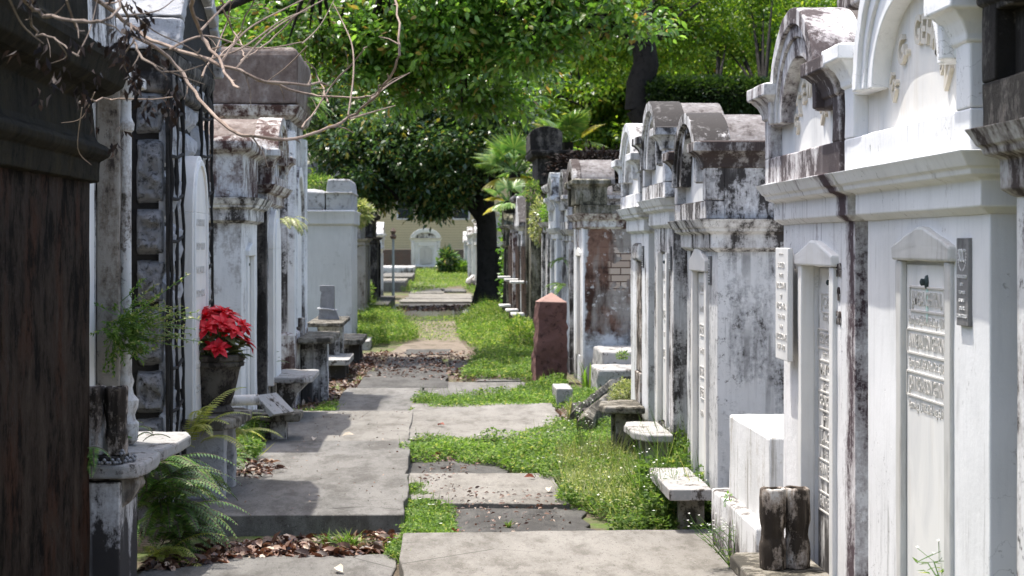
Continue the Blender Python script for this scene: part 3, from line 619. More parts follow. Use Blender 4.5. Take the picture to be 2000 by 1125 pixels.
# L1: tomb with brown column
r = ltomb('column_tomb', 'tomb with white tablet and brown corner column beside the dark wall', 9.0, 10.2, -1.62)
w = 1.2
body(r, w, 2.2, 2.3, (-.55, .12, .1, 2.2), .02, M['grey_side'])
MB().box(-.54, .11, -.004, .018, .15, 2.17).build('tablet', M['marble'], r, .004)
MB().box(.17, .45, -.11, -.002, .68, 2.38).build('pilaster', M['brown_pil'], r, .008, (.015, .15, 4))
k_ = .8
MB().lathe(.25, -.128, [(r_*k_, z_) for r_, z_ in [(.05, .64), (.075, .66), (.08, .74), (.06, .76), (.055, .78), (.075, .82), (.078, .85), (.05, .88), (.042, .91), (.052, .94), (.04, .97), (.038, .98), (.036, 1.5), (.036, 1.9), (.036, 2.13), (.05, 2.14), (.055, 2.17), (.036, 2.20), (.036, 2.28), (.06, 2.30), (.07, 2.35), (.07, 2.42)]], 16).build('column', M['column'], r, 0, (.006, .1, 1))
MB().band(-w/2+.05, w/2, -.02, 2.2, [(.0, 2.3), (.08, 2.33), (.10, 2.36), (.14, 2.37), (.14, 2.42), (.02, 2.46), (0, 2.9)]).build('parapet', M['white_old'], r, .006, (.015, .2, 4))
sh = [(-.66, -.01), (-.66, -.25), (-.62, -.31), (-.5, -.335), (-.2, -.345), (-.06, -.335), (.0, -.30), (.06, -.29), (.12, -.33), (.4, -.36), (.78, -.375), (.95, -.34), (.98, -.01)]
MB().prismz(sh, .575, .635).build('shelf', M['shelf'], r, .012, (.010, .1, 4))
MB().prismx([(-.01, .57), (-.30, .57), (-.31, .53), (-.26, .46), (-.21, .42), (-.18, .34), (-.19, .28), (-.12, .22), (-.01, .18)], -.56, -.36).build('corbel', M['brown_pil'], r, .012, (.03, .1, 4))
MB().box(-.62, -.1, -.235, -.01, -.05, .56).build('shelf_bracket', M['white_old'], r, .008, (.01, .15, 3))
# L2: rock faced tomb
def rough_blocks(mb, x0, x1, z0, z1, y, nx, rows, depth=.03, gap=.012, axis='y', seed=1, sub=7, amp=.022):
    rr = random.Random(seed); z = z0
    hs = [1/rows*(.8+.4*rr.random()) for _ in range(rows)]; sm = sum(hs); 
    for h in hs:
        hh = h/sm*(z1-z0); n = nx if isinstance(nx, int) else rr.choice(nx); ws = [1*(.7+.6*rr.random()) for _ in range(n)]; s2 = sum(ws); x = x0
        for q in ws:
            ww = q/s2*(x1-x0); vs = []; fs = []; K = sub
            for i in range(K+1):
                for j in range(K+1):
                    u, v = i/K, j/K; px = x+gap+(ww-2*gap)*u; pz = z+gap+(hh-2*gap)*v
                    e = min(u, 1-u, v, 1-v)*2
                    wx = mnoise.noise(Vector((px*7, pz*7, seed)))*.02*(1-e)
                    dd = depth*min(1, e*5)+amp*mnoise.fractal(Vector((px*11, pz*11, seed*3.1)), .6, 2, 4)*min(1, e*3)
                    vs.append((px+wx, y-dd, pz+wx*.7) if axis == 'y' else (y-dd, px+wx, pz+wx*.7))
            for i in range(K):
                for j in range(K):
                    a = i*(K+1)+j; fs.append((a, a+K+1, a+K+2, a+1))
            mb.add(vs, fs); x += ww
        z += hh
r = ltomb('rock_faced_tomb', 'cobblestone tomb of rough grey blocks with rope-like black mortar and tall arched tablet', 11.3, 13.35)
w = 2.05
MB().box(-w/2+.03, w/2-.03, .03, 2.2, -.05, 2.62).build('mortar_core', M['mortar'], r)
fb = MB()
for q in range(3): rough_blocks(fb, -w/2+q*.175, -w/2+(q+1)*.175, -.03*q, 2.6, .03, 1, 8+q, .06, .010, 'y', 13+q, 5, .02)
rough_blocks(fb, .40, w/2, 0, 2.6, .03, 2, 10, .06, .014, 'y', 4, 5, .02)
rough_blocks(fb, -.5, .40, 0, .50, .03, 4, 3, .05, .012, 'y', 5, 4, .02); rough_blocks(fb, -.5, .40, 2.1, 2.6, .03, 5, 3, .05, .012, 'y', 6, 4, .02)
fb.build('stone_facing', M['rock_lt'], r, recalc=False)
rp = MB()
for sx in (-w/2, -.78, -.5, .40, .7, w/2-.02):
    pts = [(sx+.09*mnoise.noise(Vector((k*.45, sx*5, 0))), -.035-.006*(k % 2), k*.13) for k in range(21)]
    rp.tube(pts, [.009+.006*(k % 3 == 0) for k in range(21)], 6)
for k in range(11):
    for (a, b) in ((-w/2, -.5), (.40, w/2)):
        z = .2+k*.235+(.06 if a > 0 else 0)
        rp.tube([(a, -.035, z), ((a+b)/2, -.04, z+.04*mnoise.noise(Vector((k, a, 1)))), (b, -.035, z+.03)], .010, 6)
rp.build('mortar_rope', M['mortar'], r)
sb = MB(); rough_blocks(sb, -.012, .17, 0, 2.46, -w/2+.03, 1, 8, .07, .016, 'x', 8, 14, .04); rough_blocks(sb, .20, 2.2, 0, 2.46, -w/2+.03, [4, 5, 6], 8, .07, .016, 'x', 8, 14, .04)
sb.v = [(p[0], p[1], p[2]) for p in sb.v]; sb.build('side_blocks', M['rock'], r, recalc=False)
MB().box(-w/2-.02, -w/2+.02, -.03, -.012, -.05, 2.45).build('corner_pier', M['mortar'], r, .015, (.03, .1, 4))
MB().band(-w/2, w/2, 0, 2.2, [(.03, 2.42), (.05, 2.44), (.04, 2.52), (.02, 2.54), (.045, 2.60), (.05, 2.66), (0, 2.67)]).build('cornice', M['black'], r, .01, (.03, .12, 4))
rf = MB(); rr = random.Random(9)
n = 9
for i in range(n):
    t0, t1 = math.pi*i/n, math.pi*(i+.93)/n; y = -.1
    for k in range(6):
        y1 = y+rr.uniform(.3, .5); a0, a1 = 1.10+rr.uniform(-.02, .03), .6
        rs = [[(-a0*math.cos(t), yy, 2.66+.56*math.sin(t)), (-(a0-.12)*math.cos(t), yy, 2.66+.46*math.sin(t))] for yy in (y, y1-.02) for t in (t0, t1)]
        a, b, c, d = rs; rf.loft([[a[0], b[0], b[1], a[1]], [c[0], d[0], d[1], c[1]]]); y = y1
rf.build('stone_roof', M['rock_lt'], r, .012, (.03, .08, 3))
MB().disc(1.0, .45, 2.66, -.05, 2.2, 24).build('roof_core', M['mortar'], r)
MB().disc(.36, .34, 1.78, -.085, .035, 24, -.06).box(-.42, .30, -.085, .035, .5, 1.78).build('tablet', M['marble_w'], r, .004)
MB().ring(.30, .28, .335, .315, 1.78, -.098, -.08, 24, -.06).box(-.395, -.36, -.098, -.08, .6, 1.78).box(.24, .275, -.098, -.08, .6, 1.78).build('tablet_moulding', M['marble'], r, .003)
tl = MB()
for k in range(8): put_text(tl, ('CATHERINE', 'DIED 1879', 'MICHAEL', 'DIED 1884', 'PATRICK', 'DIED 1891', 'MARGARET', 'DIED 1902')[k], -.06, -.086, 1.72-k*.14, .06, .004, .42)
tl.build('lettering', M['letter'], r)
MB().prismz([(-.48, -.02), (-.48, -.26), (-.3, -.34), (.3, -.36), (.45, -.3), (.5, -.02)], .52, .58).build('shelf', M['shelf_dark'], r, .012, (.012, .1, 4))
MB().box(-.35, -.22, -.26, -.03, -.05, .52).build('shelf_bracket', M['rock_lt'], r, .01, (.02, .1, 3)); MB().box(.2, .33, -.26, -.03, -.05, .52).build('shelf_bracket', M['rock_lt'], r, .01, (.02, .1, 3))
# L3
r = ltomb('box_tomb', 'white tomb with peeling brown speckled upper block behind the poinsettia', 15.3, 16.62, -1.46)
w = 1.32
body(r, w, 2.2, 1.78, (-.25, .25, .35, 1.5), .03, M['white'])
cornice(r, w, 2.2, 1.77, 1.94, M['white_old'], fr=.05)
MB().band(-w/2, w/2, -.02, 2.2, [(-.01, 1.94), (-.01, 2.26), (.03, 2.28), (.055, 2.30), (.06, 2.36), (.03, 2.39), (0, 2.40)]).build('parapet', M['mottled'], r, .012, (.02, .15, 4))
tablet_set(r, -.25, .25, .35, 1.5, .03, M['marble'], M['marble'], .1, jam=.05, lug=True)
MB().band(-.3, .12, -.4, -.02, [(0, .24), (.01, .25), (.01, .29), (0, .3)]).build('shelf', M['shelf_dark'], r, .01, (.01, .1, 3))
MB().box(-.2, -.05, -.3, -.03, -.05, .24).build('shelf_bracket', M['white_old'], r, .01)
# L4
r = ltomb('barrel_vault_tomb', 'tomb with brown barrel roof, black edge pilaster and slim arched tablet left of path', 16.7, 18.5, -1.42)
w = 1.8
body(r, w, 2.2, 1.95, None, 0, M['white_old'])
MB().box(-w/2-.02, -w/2+.1, -.03, 1.8, -.05, 1.93).build('pilaster', M['black'], r, .01, (.01, .2, 4))
cornice(r, w, 2.2, 1.93, 2.08, M['mottled'])
keyhole_gable(r, w+.02, 2.08, 2.16, 2.28, 2.36, .62, .38, 1.9, M['mottled'], M['roof_brown'], M['white_old'], xo=.6, bd=1.9, earw=.64)
MB().box(-.36, .36, -.045, .01, .4, 1.55).disc(.36, .34, 1.55, -.045, .01, 24).build('tablet_frame', M['marble_w'], r, .006)
MB().box(-.27, .27, -.06, -.04, .45, 1.55).disc(.27, .26, 1.55, -.06, -.04, 24).build('tablet', M['marble'], r, .003)
MB().prismz([(-.3, -.02), (-.35, -.3), (-.2, -.36), (.8, -.36), (.86, -.02)], .42, .47).build('shelf', M['shelf'], r, .012, (.012, .1, 4))
MB().loft([[(-.12, -.05, z), (-.12, -.05-d, z), (.1, -.05-d, z), (.1, -.05, z)] for z, d in ((-.05, .1), (.2, .12), (.32, .18), (.42, .28))]).build('shelf_bracket', M['white_old'], r, .01, (.015, .1, 3))
# L5
r = ltomb('tall_tomb', 'tallest left tomb with wide weathered brown box roof and white arched front', 19.7, 21.6, -1.42)
w = 1.9
body(r, w, 2.8, 2.80, None, 0, M['white_old'], .75, M['mottled'])
MB().band(-w/2, w/2, 0, 2.8, [(0, 2.78), (.06, 2.82), (.08, 2.88), (.10, 2.92), (0, 2.93)]).build('cornice', M['mottled'], r, .01, (.02, .15, 3))
MB().band(-w/2, w/2, -.03, 2.8, [(.05, 2.935), (.055, 3.40), (.035, 3.46), (0, 3.48)]).build('roof_block', M['roof_brown'], r, .02, (.03, .25, 4))
MB().box(-w/2-.01, -w/2+.22, -.05, .02, .7, 2.68).build('pilaster', M['white'], r, .01); MB().box(w/2-.22, w/2+.01, -.05, .02, .7, 2.68).build('pilaster', M['white'], r, .01)
MB().ring(.52, .52, .62, .62, 1.75, -.05, .02, 24).box(-.62, -.52, -.05, .02, .78, 1.75).box(.52, .62, -.05, .02, .78, 1.75).build('arch_moulding', M['white'], r, .006)
MB().box(-.5, .5, -.02, .015, .78, 1.75).disc(.5, .5, 1.75, -.02, .015, 24).build('tablet', M['marble'], r)
MB().box(-.7, .9, -.4, -.06, .62, .68).build('shelf', M['shelf_dark'], r, .015, (.02, .1, 4)); MB().box(-.2, .1, -.32, -.06, -.05, .62).build('shelf_bracket', M['white_old'], r, .01, (.02, .1, 3))
# L6 grey block tomb
r = ltomb('grey_block_tomb', 'plain grey rendered tomb with stepped block on top, past the left shelves', 32.0, 34.2, -1.34)
w = 2.2
body(r, w, 2.6, 1.88, None, 0, M['grey_block'], .1)
MB().band(-w/2, w/2, 0, 2.6, [(.0, 1.87), (.04, 1.9), (.04, 2.05), (.06, 2.1), (0.02, 2.12)]).build('cornice', M['grey_block'], r, .008)
MB().band(-w/2, w/2, .42, 2.6, [(0, 2.12), (0, 2.40), (-.06, 2.44)]).build('parapet', M['rock_lt'], r, .02, (.05, .15, 4))
MB().band(-w/2, w/2, .0, .40, [(0, 2.12), (0, 2.36), (.03, 2.39), (.0, 2.40), (-.02, 2.58), (-.04, 2.6)]).build('roof_block', M['rock_lt'], r, .01, (.02, .15, 4))
# shelves and steps in front of L6
def block(name, label, cat, x0, x1, y0, y1, z0, z1, m, wob=.02, bev=.012, group=None):
    o = MB().box(x0, x1, y0, y1, z0, z1).build(name, m, None, bev, (wob, .12, 4)); return tag(o, label, cat, group)
g_ = 'old marble grave furniture on the left'
block('stone_post', 'upright square concrete post with pale top beside the left shelves', 'post', -1.47, -1.34, 20.5, 20.75, -.05, .85, M['vase'], .01)
block('stone_post', 'short dark stone post standing at the edge of the path', 'post', -1.28, -1.18, 20.9, 21.1, -.05, .50, M['shelf_dark'], .01)
def bench(label, x0, x1, y0, y1, z, m, t=.05):
    r = thing('stone_bench', label, 'bench', ((x0+x1)/2, (y0+y1)/2, 0)); a, b = (x1-x0)/2, (y1-y0)/2
    MB().prismz([(-a, -b), (a-.04, -b), (a, -b+.05), (a, b-.05), (a-.04, b), (-a, b)], z-t, z).build('top_slab', m, r, .01, (.015, .1, 4))
    MB().box(-a*.5, a*.7, -b*.6, -b*.35, -.05, z-t).build('support', M['white_old'], r, .01, (.02, .1, 2)); MB().box(-a*.5, a*.7, b*.35, b*.6, -.05, z-t).build('support', M['white_old'], r, .01, (.02, .1, 2))
    return r
bench('mossy marble bench carrying the dark cross plinth', -1.55, -1.12, 24.2, 26.4, .66, M['shelf_dark'])
bench('low pale trough-like bench below the mossy one', -1.35, -1.02, 23.6, 25.0, .26, M['shelf'], .07)
bench('black-topped low bench at the foot of the grey tomb', -1.35, -.98, 26.8, 28.6, .34, M['shelf_dark'], .07)
block('stone_step', 'flat grey doorstep at the corner of the grey tomb', 'step', -1.4, -1.02, 30.6, 31.9, 0, .14, M['shelf'])
cx = thing('cross_plinth', 'dark marble cross plinth with silver beads standing on the mossy bench', 'monument', (-1.36, 25.3, .66))
MB().loft([[(-s*.11-o, -.06, z), (s*.11-o, -.06, z), (s*.11-o, .06, z), (-s*.11-o, .06, z)] for s, z, o in ((1.2, 0, -.02), (1.0, .08, -.01), (.9, .13, 0))]).build('base', M['bead'], cx, .005)
MB().prismy([(-.09, .13), (.09, .13), (.09, .30), (.09, .36), (.09, .42), (-.09, .42), (-.09, .36), (-.07, .33), (-.08, .3)], -.05, .05).build('shaft', M['bead'], cx, .004)
bd = MB()
for k in range(30):
    a = k/30*2*math.pi; x, y, z = .12*math.cos(a), .08*math.sin(a), .135-.02*max(0, math.cos(a))
    bd.lathe(x, y, [(.001, z-.011), (.009, z-.006), (.011, z), (.009, z+.006), (.001, z+.011)], 6)
bd.build('beads', M['bead_w'], cx)
# far left tombs
far_tomb(ltomb, 37.5, 39.5, -1.62, 2.1, B, 'mossy dark tomb with yellow grass on top behind the grey tomb', 'flat')
far_tomb(ltomb, 43.5, 46.5, -1.58, 2.25, [M['brown_pil'], M['brown_pil'], M['roof_dark'], M['marble_o']], 'brown stone tomb with arched panel facing the path, far left', 'flat')
far_tomb(ltomb, 50, 53, -1.52, 2.3, [M['black'], M['black'], M['roof_dark'], M['marble_o']], 'blackened narrow tomb beside the metal pole', 'flat')
far_tomb(ltomb, 58, 60.5, -1.65, 2.2, C_, 'small white tomb behind the metal pole', 'barrel')
t = thing('metal_pole', 'slim grey metal pole standing by the far left tombs', 'pole', tuple(G(768, 583)))
MB().lathe(0, 0, [(.05, 0), (.045, .03), (.04, .03), (.035, 1.75), (.0, 1.76)], 12).build('shaft', M['pole'], t)
MB().lathe(0, 0, [(.07, 1.72), (.10, 1.80), (.05, 1.86), (.09, 1.95), (.02, 2.05)], 10).build('finial', M['iron'], t)
for k, (a, b, c, d, z, lb) in enumerate(((-1.9, -1.12, 46, 54, .22, 'dark topped ledger slab at the left before the puddle'), (-2.2, -1.1, 68, 76, .3, 'first of the pale flat slabs beyond the pole'),
                                      (-2.3, -1.0, 80, 90, .3, 'second of the pale flat slabs beyond the pole'), (-3.0, -1.15, 96, 106, .45, 'low white coping at the far left end of the path'))):
    block('ledger_slab', lb, 'grave slab', a, b, c, d, 0, z, [M['slab_d'], M['slab'], M['slab_g'], M['white']][k], .02, .015, 'low grave slabs by the far path')
# far end tomb, wall, house
r = thing('gabled_tomb', 'small white tomb with arched pediment facing the path at its far end', 'tomb', (-.70, 119, 0), 0)
w = 1.68
body(r, w, 2.2, 1.75, (-.5, .5, .35, 1.45), .05, M['far_white'], .25, wob=2); cornice(r, w, 2.2, 1.72, 1.88, M['far_white'], wob=1)
MB().disc(.84, .52, 1.9, -.05, 2.2, 28).build('gable', M['white_old'], r); MB().ring(.62, .32, .88, .56, 1.9, -.12, -.04, 28).build('arch_moulding', M['far_white'], r, .01)
MB().box(-.35, .35, -.02, .04, .4, 1.2).disc(.35, .2, 1.2, -.02, .04).build('tablet', M['marble_o'], r)
for s in (-1, 1): MB().box(s*.74-.1, s*.74+.1, -.06, .02, .25, 1.7).build('pilaster', M['white'], r, .01)
MB().box(-.7, .7, -.9, -.2, 0, .25).build('step', M['white_old'], r, .02)
o = MB().box(-9, 6, 134, 134.4, -.05, 1.2).build('brick_wall', M['farbrick'], None, .03); tag(o, 'low old brick wall running behind the far white tomb', 'wall')
h = thing('clapboard_house', 'yellow clapboard house beyond the low brick wall', 'house', (-2, 140, 0))
hb = MB().box(-8, 8, .05, 9, 0, 6.2)
for k in range(34): z = .1+k*.18; hb.prismx([(.052, z), (-.03, z), (.0, z+.178), (.052, z+.178)], -8, 8)
hb.build('wall', M['siding'], h)
MB().prismy([(-8.6, 6.2), (8.6, 6.2), (0, 9.8)], -.6, 9.6).build('roof', M['shingle'], h)
for x in (-4.6, -.2, 3.6):
    f = MB().box(x-.6, x+.6, -.06, .02, 3.2, 5.0).build('window', M['trim'], h, .01); MB().box(x-.5, x+.5, -.08, -.05, 3.3, 4.9).build('pane', M['glass'], f)

# ------------------------------------------------------------------ right: low white coping, vases, granite post, terrace
c = thing('coping_block', 'low stepped white box grave between the two stained white tombs', 'grave', (1.45, 9.6, 0))
MB().box(.01, 1.4, -.62, .62, .0, .742).build('box', plaster('drip_stained_white', base=(.72, .72, .71), amt=.30, sc=2.4, streak=.10, mid=(.44, .41, .36), grime=(.12, .11, .09)), c, .01, (.01, .2, 4))
MB().box(-.055, .25, -.66, .80, -.05, .352).build('step', M['white'], c, .012, (.012, .2, 4))
def vase_pair(label, x, y, z, rz, h=.31, group='split marble flower vases'):
    t = thing('flower_vase', label, 'vase', (x, y, z), rz, group)
    for s in (-1, 1):
        o = MB(); q = .046
        def oc(r, z, sx=1.0): return [(s*.0485+(q*r)*a, (.06*r)*b, z) for a, b in ((-1, -.45), (-.5, -1), (.5, -1), (1, -.45), (1, .45), (.5, 1), (-.5, 1), (-1, .45))]
        prof = [(1.0, 0), (1.0, h*.12), (.97, h*.30), (.86, h*.40), (.88, h*.48), (.99, h*.60), (1.0, h*.97), (.94, h), (.68, h), (.60, h*.9), (.5, h*.75)]
        o.loft([oc(*p) for p in prof]); o.build('vase_half', M['vase'], t, .004, (.012, .06, 2))
    return t
vase_pair('split dark marble vase pair on the near right shelf', 1.345, 7.9, .342, R(8))
vase_pair('split pale marble vase pair on the left shelf beside the column', -1.46, 9.06, .672, R(-6), .30)
b = block('vase_base', 'small dark stone base under the left split vases', 'base', -1.56, -1.37, 8.98, 9.16, .636, .671, M['black'], .004, .004)
bd = MB(); rr = random.Random(4); n = 60
for k in range(n):
    a = k/n*2*math.pi*1.0; x = -1.445+.10*math.cos(a)*(1+.15*math.sin(3*a)); y = 9.07+.13*math.sin(a); z = .682 if (x < -1.37 and abs(y-9.07) < .09) else .646
    if k % 3 == 0: z += .012
    bd.lathe(x, y, [(.001, z-.009), (.007, z-.005), (.009, z), (.007, z+.005), (.001, z+.009)], 7)
tag(bd.build('bead_string', M['bead'], None), 'string of grey beads draped round the left split vases', 'beads')
# red granite post
g0 = G(1072, 748); t = thing('granite_post', 'rough red granite post with dressed pyramid top leaning in the grass', 'post', (g0.x, g0.y, 0), R(6), None, (R(-1), R(1.8)))
o = MB(); K = 14; hh = .92; hw = .172
rings = []
for k in range(K+1):
    z = -.05+(hh+.05)*k/K; tp = 1.06-.16*k/K; rg = []
    for i in range(24):
        a = i/24*4; sd = int(a); u = a-sd; c4 = [(-1, -1), (1, -1), (1, 1), (-1, 1)]; p0, p1 = c4[sd], c4[(sd+1) % 4]
        x, y = p0[0]+(p1[0]-p0[0])*u, p0[1]+(p1[1]-p0[1])*u
        d = 1+.16*mnoise.fractal(Vector((x*1.6, y*1.6, z*6)), .6, 2, 4) if k < K else 1
        rg.append((x*hw*tp*d, y*hw*tp*d, z))
    rings.append(rg)
o.loft(rings); o.build('shaft', M['red'], t, 0, (.016, .06, 2))
MB().loft([[(-hw*.91, -hw*.91, hh), (hw*.91, -hw*.91, hh), (hw*.91, hw*.91, hh), (-hw*.91, hw*.91, hh)], [(-hw*.91, -hw*.91, hh+.01), (hw*.91, -hw*.91, hh+.01), (hw*.91, hw*.91, hh+.01), (-hw*.91, hw*.91, hh+.01)], [(-.004, -.004, hh+.115), (.004, -.004, hh+.115), (.004, .004, hh+.115), (-.004, .004, hh+.115)]]).build('pyramid_top', M['red_top'], t, .003)
# terrace of low copings between the narrow tomb and brick tomb
t = thing('coping_grave', 'low weathered grave of curved copings in front of the bare brick tomb', 'grave', (1.5, 19.5, 0))
MB().box(.22, 1.3, 1.9, 3.2, -.05, .46).build('slab', M['shelf'], t, .02, (.03, .12, 5)); MB().box(.10, 1.3, 1.0, 1.9, -.05, .33).build('slab', M['shelf'], t, .02, (.03, .12, 5))
def curb(pts, zt, w, m, nm='curb'):
    rs = []
    for (x, y, z) in pts: rs.append([(x-w, y, -.05), (x+w, y-.05, -.05), (x+w, y-.05, z-.03), (x+w*.7, y-.04, z), (x-w*.7, y, z), (x-w, y, z-.03)])
    MB().loft(rs).build(nm, m, t, .01, (.03, .12, 4))
def rail(pts, w, m):
    O = Vector((1.5, 19.5, 0)); rs = []
    for q in pts:
        q = P(*q)-O; rs.append([(q.x-w, q.y-w, -.05), (q.x+w, q.y+w, -.05), (q.x+w, q.y+w, q.z-.04), (q.x, q.y, q.z), (q.x-w, q.y-w, q.z-.04)])
    MB().loft(rs).build('coping_rail', m, t, .008, (.02, .1, 4))
rail([(1262, 732, 19.4), (1215, 735, 19.2), (1192, 742, 18.9), (1128, 792, 17.6), (1122, 800, 17.2)], .045, M['shelf_dark'])
rail([(1262, 757, 18.2), (1215, 757, 18.0), (1195, 762, 17.8), (1150, 796, 17.0), (1142, 812, 16.6)], .07, M['shelf_dark'])
MB().box(-.3, -.16, -1.9, -1.1, -.05, .17).build('end_block', M['white_old'], t, .012, (.015, .1, 3)); MB().box(-.36, -.2, .2, .9, -.05, .2).build('end_block', M['shelf'], t, .012, (.015, .1, 3))
# iron rail racks by the far right tombs
for k, (px, Y, lb) in enumerate(((1003, 38.2, 'thin rusty iron rail standing before the white thin tomb'), (1018, 35.5, 'leaning iron rail with shelf boards below the blackened tomb'), (1030, 33.5, 'rusty iron rail nearest the granite post'))):
    q = P(px, 475, Y); t = thing('iron_rail', lb, 'rail', (q.x-.05, Y, 0), R(90), 'iron rails by the far right tombs')
    for i in range(4): MB().tube([(-.6+i*.4, 0, 0), (-.6+i*.4, .02, 1.55)], .016, 6).build('upright', M['iron'], t)
    for z in (.35, .8, 1.45): MB().tube([(-.7, 0, z), (.7, 0, z)], .013, 6).build('crossbar', M['iron'], t)
    MB().box(-.5, .3, -.02, .22, .42, .46).build('shelf', M['marble_o'], t, .01); MB().box(-.6, -.1, -.02, .25, .95, .99).build('shelf', M['marble_o'], t, .01)
t = thing('marble_scroll', 'pale fallen marble block leaning at the foot of the dark tree', 'block', tuple(G(932, 562)), R(10))
MB().band(-.3, .3, -.4, .4, [(0, -.02), (0, .12), (.05, .16), (.02, .3), (-.12, .42), (-.12, .46)]).build('block', M['white'], t, .02)
# open marble book on L3 shelf
t = thing('marble_book', 'open marble book tilted on the low left shelf', 'ornament', (-1.28, 15.55, .3), R(65), None)
MB().prismx([(-.14, .02), (.02, .16), (.05, .15), (-.10, .0)], -.16, .0).build('left_page', M['shelf'], t, .004)
MB().prismx([(-.14, .02), (.02, .16), (.05, .15), (-.10, .0)], .004, .16).build('right_page', M['shelf'], t, .004)
# second foreground small slab beneath poinsettia: scroll stone
t = thing('scroll_stone', 'pale carved scroll stone lying on the poinsettia shelf', 'ornament', (-1.22, 12.9, .58), R(20))
MB().loft([[(x, .03*math.cos(a)-.0, .035+.035*math.sin(a)) for a in [i*math.pi/5 for i in range(10)]] for x in (-.1, -.07, .07, .1)]).build('roll', M['marble_d'], t, .004)
# poinsettia
PX, PY, PZ = -1.345, 12.4, .58
t = thing('potted_poinsettia', 'red silk poinsettia in black urn-shaped pot on the rock-faced tomb shelf', 'potted plant', (PX, PY, PZ)); t.scale = (1.18, 1.18, 1.06)
pt = MB().lathe(0, 0, [(.095, 0), (.10, .012), (.09, .03), (.078, .045), (.085, .055), (.10, .10), (.115, .17), (.128, .24), (.135, .262), (.15, .265), (.153, .285), (.146, .292), (.156, .30), (.157, .325), (.150, .333), (.138, .333), (.133, .30), (.125, .29)], 36)
pt.build('pot', M['pot'], t); MB().lathe(0, 0, [(.132, .27), (.001, .285)], 24).build('soil', M['soil'], t)
rr = random.Random(3); heads = []
for k in range(24):
    a = k*2.399; q = (k+.5)/24; ph = q*1.75+rr.uniform(-.12, .12); rad = .165*math.sin(min(ph, 1.57))*rr.uniform(.9, 1.1); heads.append(Vector((rad*math.cos(a), rad*math.sin(a), .43+.135*math.cos(ph)+rr.uniform(-.03, .02))))
st = MB()
for hd in heads: st.tube([(hd.x*.2, hd.y*.2, .28), (hd.x*.5, hd.y*.5, .40), hd], [.005, .004, .003], 5)
st.build('stems', M['fern'], t)
prt = []
for hd in heads:
    up = Vector((hd.x*3.2, hd.y*3.2, .5)).normalized()
    a1 = up.cross(Vector((0, .3, 1))).normalized(); b1 = up.cross(a1)
    for ringi, (n, L, el) in enumerate(((6, .085, .12), (6, .065, .45), (4, .045, .9))):
        for k in range(n):
            a = 2*math.pi*(k+rr.random()*.5)/n; D = (a1*math.cos(a)+b1*math.sin(a))*math.cos(el)+up*math.sin(el+rr.uniform(-.3, .2))
            prt.append((hd, D, up, L*rr.uniform(.8, 1.15), L*.52))
V, Fq = leaves(np.array([p[0] for p in prt]), np.array([p[1] for p in prt]), np.array([p[2] for p in prt]), np.array([p[3] for p in prt]), np.array([p[4] for p in prt]), .14, 'full')
npmesh('bracts', V, Fq, M['bract'], t, True)
prt = []
for k in range(150):
    a = rr.random()*6.28; z = rr.uniform(.31, .46); rad = rr.uniform(.05, .13)
    prt.append(((rad*math.cos(a), rad*math.sin(a), z), (math.cos(a), math.sin(a), rr.uniform(-.5, .6)), (rr.uniform(-.4, .4), rr.uniform(-.4, .4), 1), rr.uniform(.06, .10), rr.uniform(.04, .055)))
V, Fq = leaves(*[np.array([p[i] for p in prt]) for i in range(5)], .14, 'full'); npmesh('foliage', V, Fq, M['pleaf'], t, True)

# ------------------------------------------------------------------ ground and paving
gx = np.linspace(-1, 1, 2)
me = MB().add([(-220, -20, 0), (220, -20, 0), (220, 420, 0), (-220, 420, 0)], [(0, 1, 2, 3)])
tag(me.build('ground', M['soil'], None, smooth=False, recalc=False), kind='structure')
def slab(x0, x1, y0, y1, z, m, seed=0, skew=0.0, th=.07, rough=.02):
    rr = random.Random(seed+int(y0*10)); n = 10; pts = []
    def j(): return rr.uniform(-rough, rough)
    for k in range(n): pts.append((x0+(x1-x0)*k/n, y0+j()+skew*k/n))
    for k in range(n): pts.append((x1+j(), y0+skew+(y1-y0)*k/n))
    for k in range(n): pts.append((x1-(x1-x0)*k/n, y1+j()+skew*(1-k/n)))
    for k in range(n): pts.append((x0+j(), y1-(y1-y0)*k/n))
    o = MB().prismz(pts, z-th, z).build('pavement', m, None, .006); o.rotation_euler = (0, 0, 0)
    tag(o, kind='structure'); return o
slab(-.175, 1.60, 6.5, 10.80, .075, M['slab'], 1, .08, .12); slab(-1.42, -.21, 6.5, 10.45, .015, M['slab_g'], 2)
slab(-1.58, -.185, 11.22, 13.2, .115, M['slab_g'], 3, 0, .16, .012); slab(-1.5, -.205, 13.22, 15.6, .10, M['slab_g'], 4, 0, .14, .008)
slab(-1.45, -.225, 15.61, 18.45, .095, M['slab'], 5, 0, .14, .008); slab(-.98, -.17, 18.5, 22.0, .05, M['slab_g'], 6)
slab(-.86, .10, 22.1, 24.9, .045, M['slab_d'], 7); slab(-.74, .12, 25, 26.5, .035, M['slab_d'], 31, 0, .05, .07); slab(-.68, .05, 26.7, 28.3, .03, M['slab_d'], 8)  # middle path: damp slabs, with canopy shade put into their darker concrete
slab(-.215, .78, 12.25, 13.85, .05, M['slab'], 9, -.08); slab(-.20, .85, 10.95, 12.2, .02, M['slab_d'], 10, .05, .07, .05); slab(-.26, .48, 13.95, 15.3, .012, M['slab_d'], 11, .1, .07, .05)
slab(-.235, 1.02, 15.95, 17.6, .075, M['slab'], 12, .05); slab(-.235, 1.08, 17.61, 19.5, .075, M['slab'], 13, .03); slab(-.16, .98, 20.4, 23.0, .04, M['slab_g'], 14)
slab(.15, .85, 25.2, 27.8, .02, M['slab_d'], 15); slab(-.45, .2, 29.2, 30.6, .02, M['slab_d'], 16, 0, .04, .06)
slab(.45, .95, 23.4, 25.0, .03, M['slab_g'], 33)
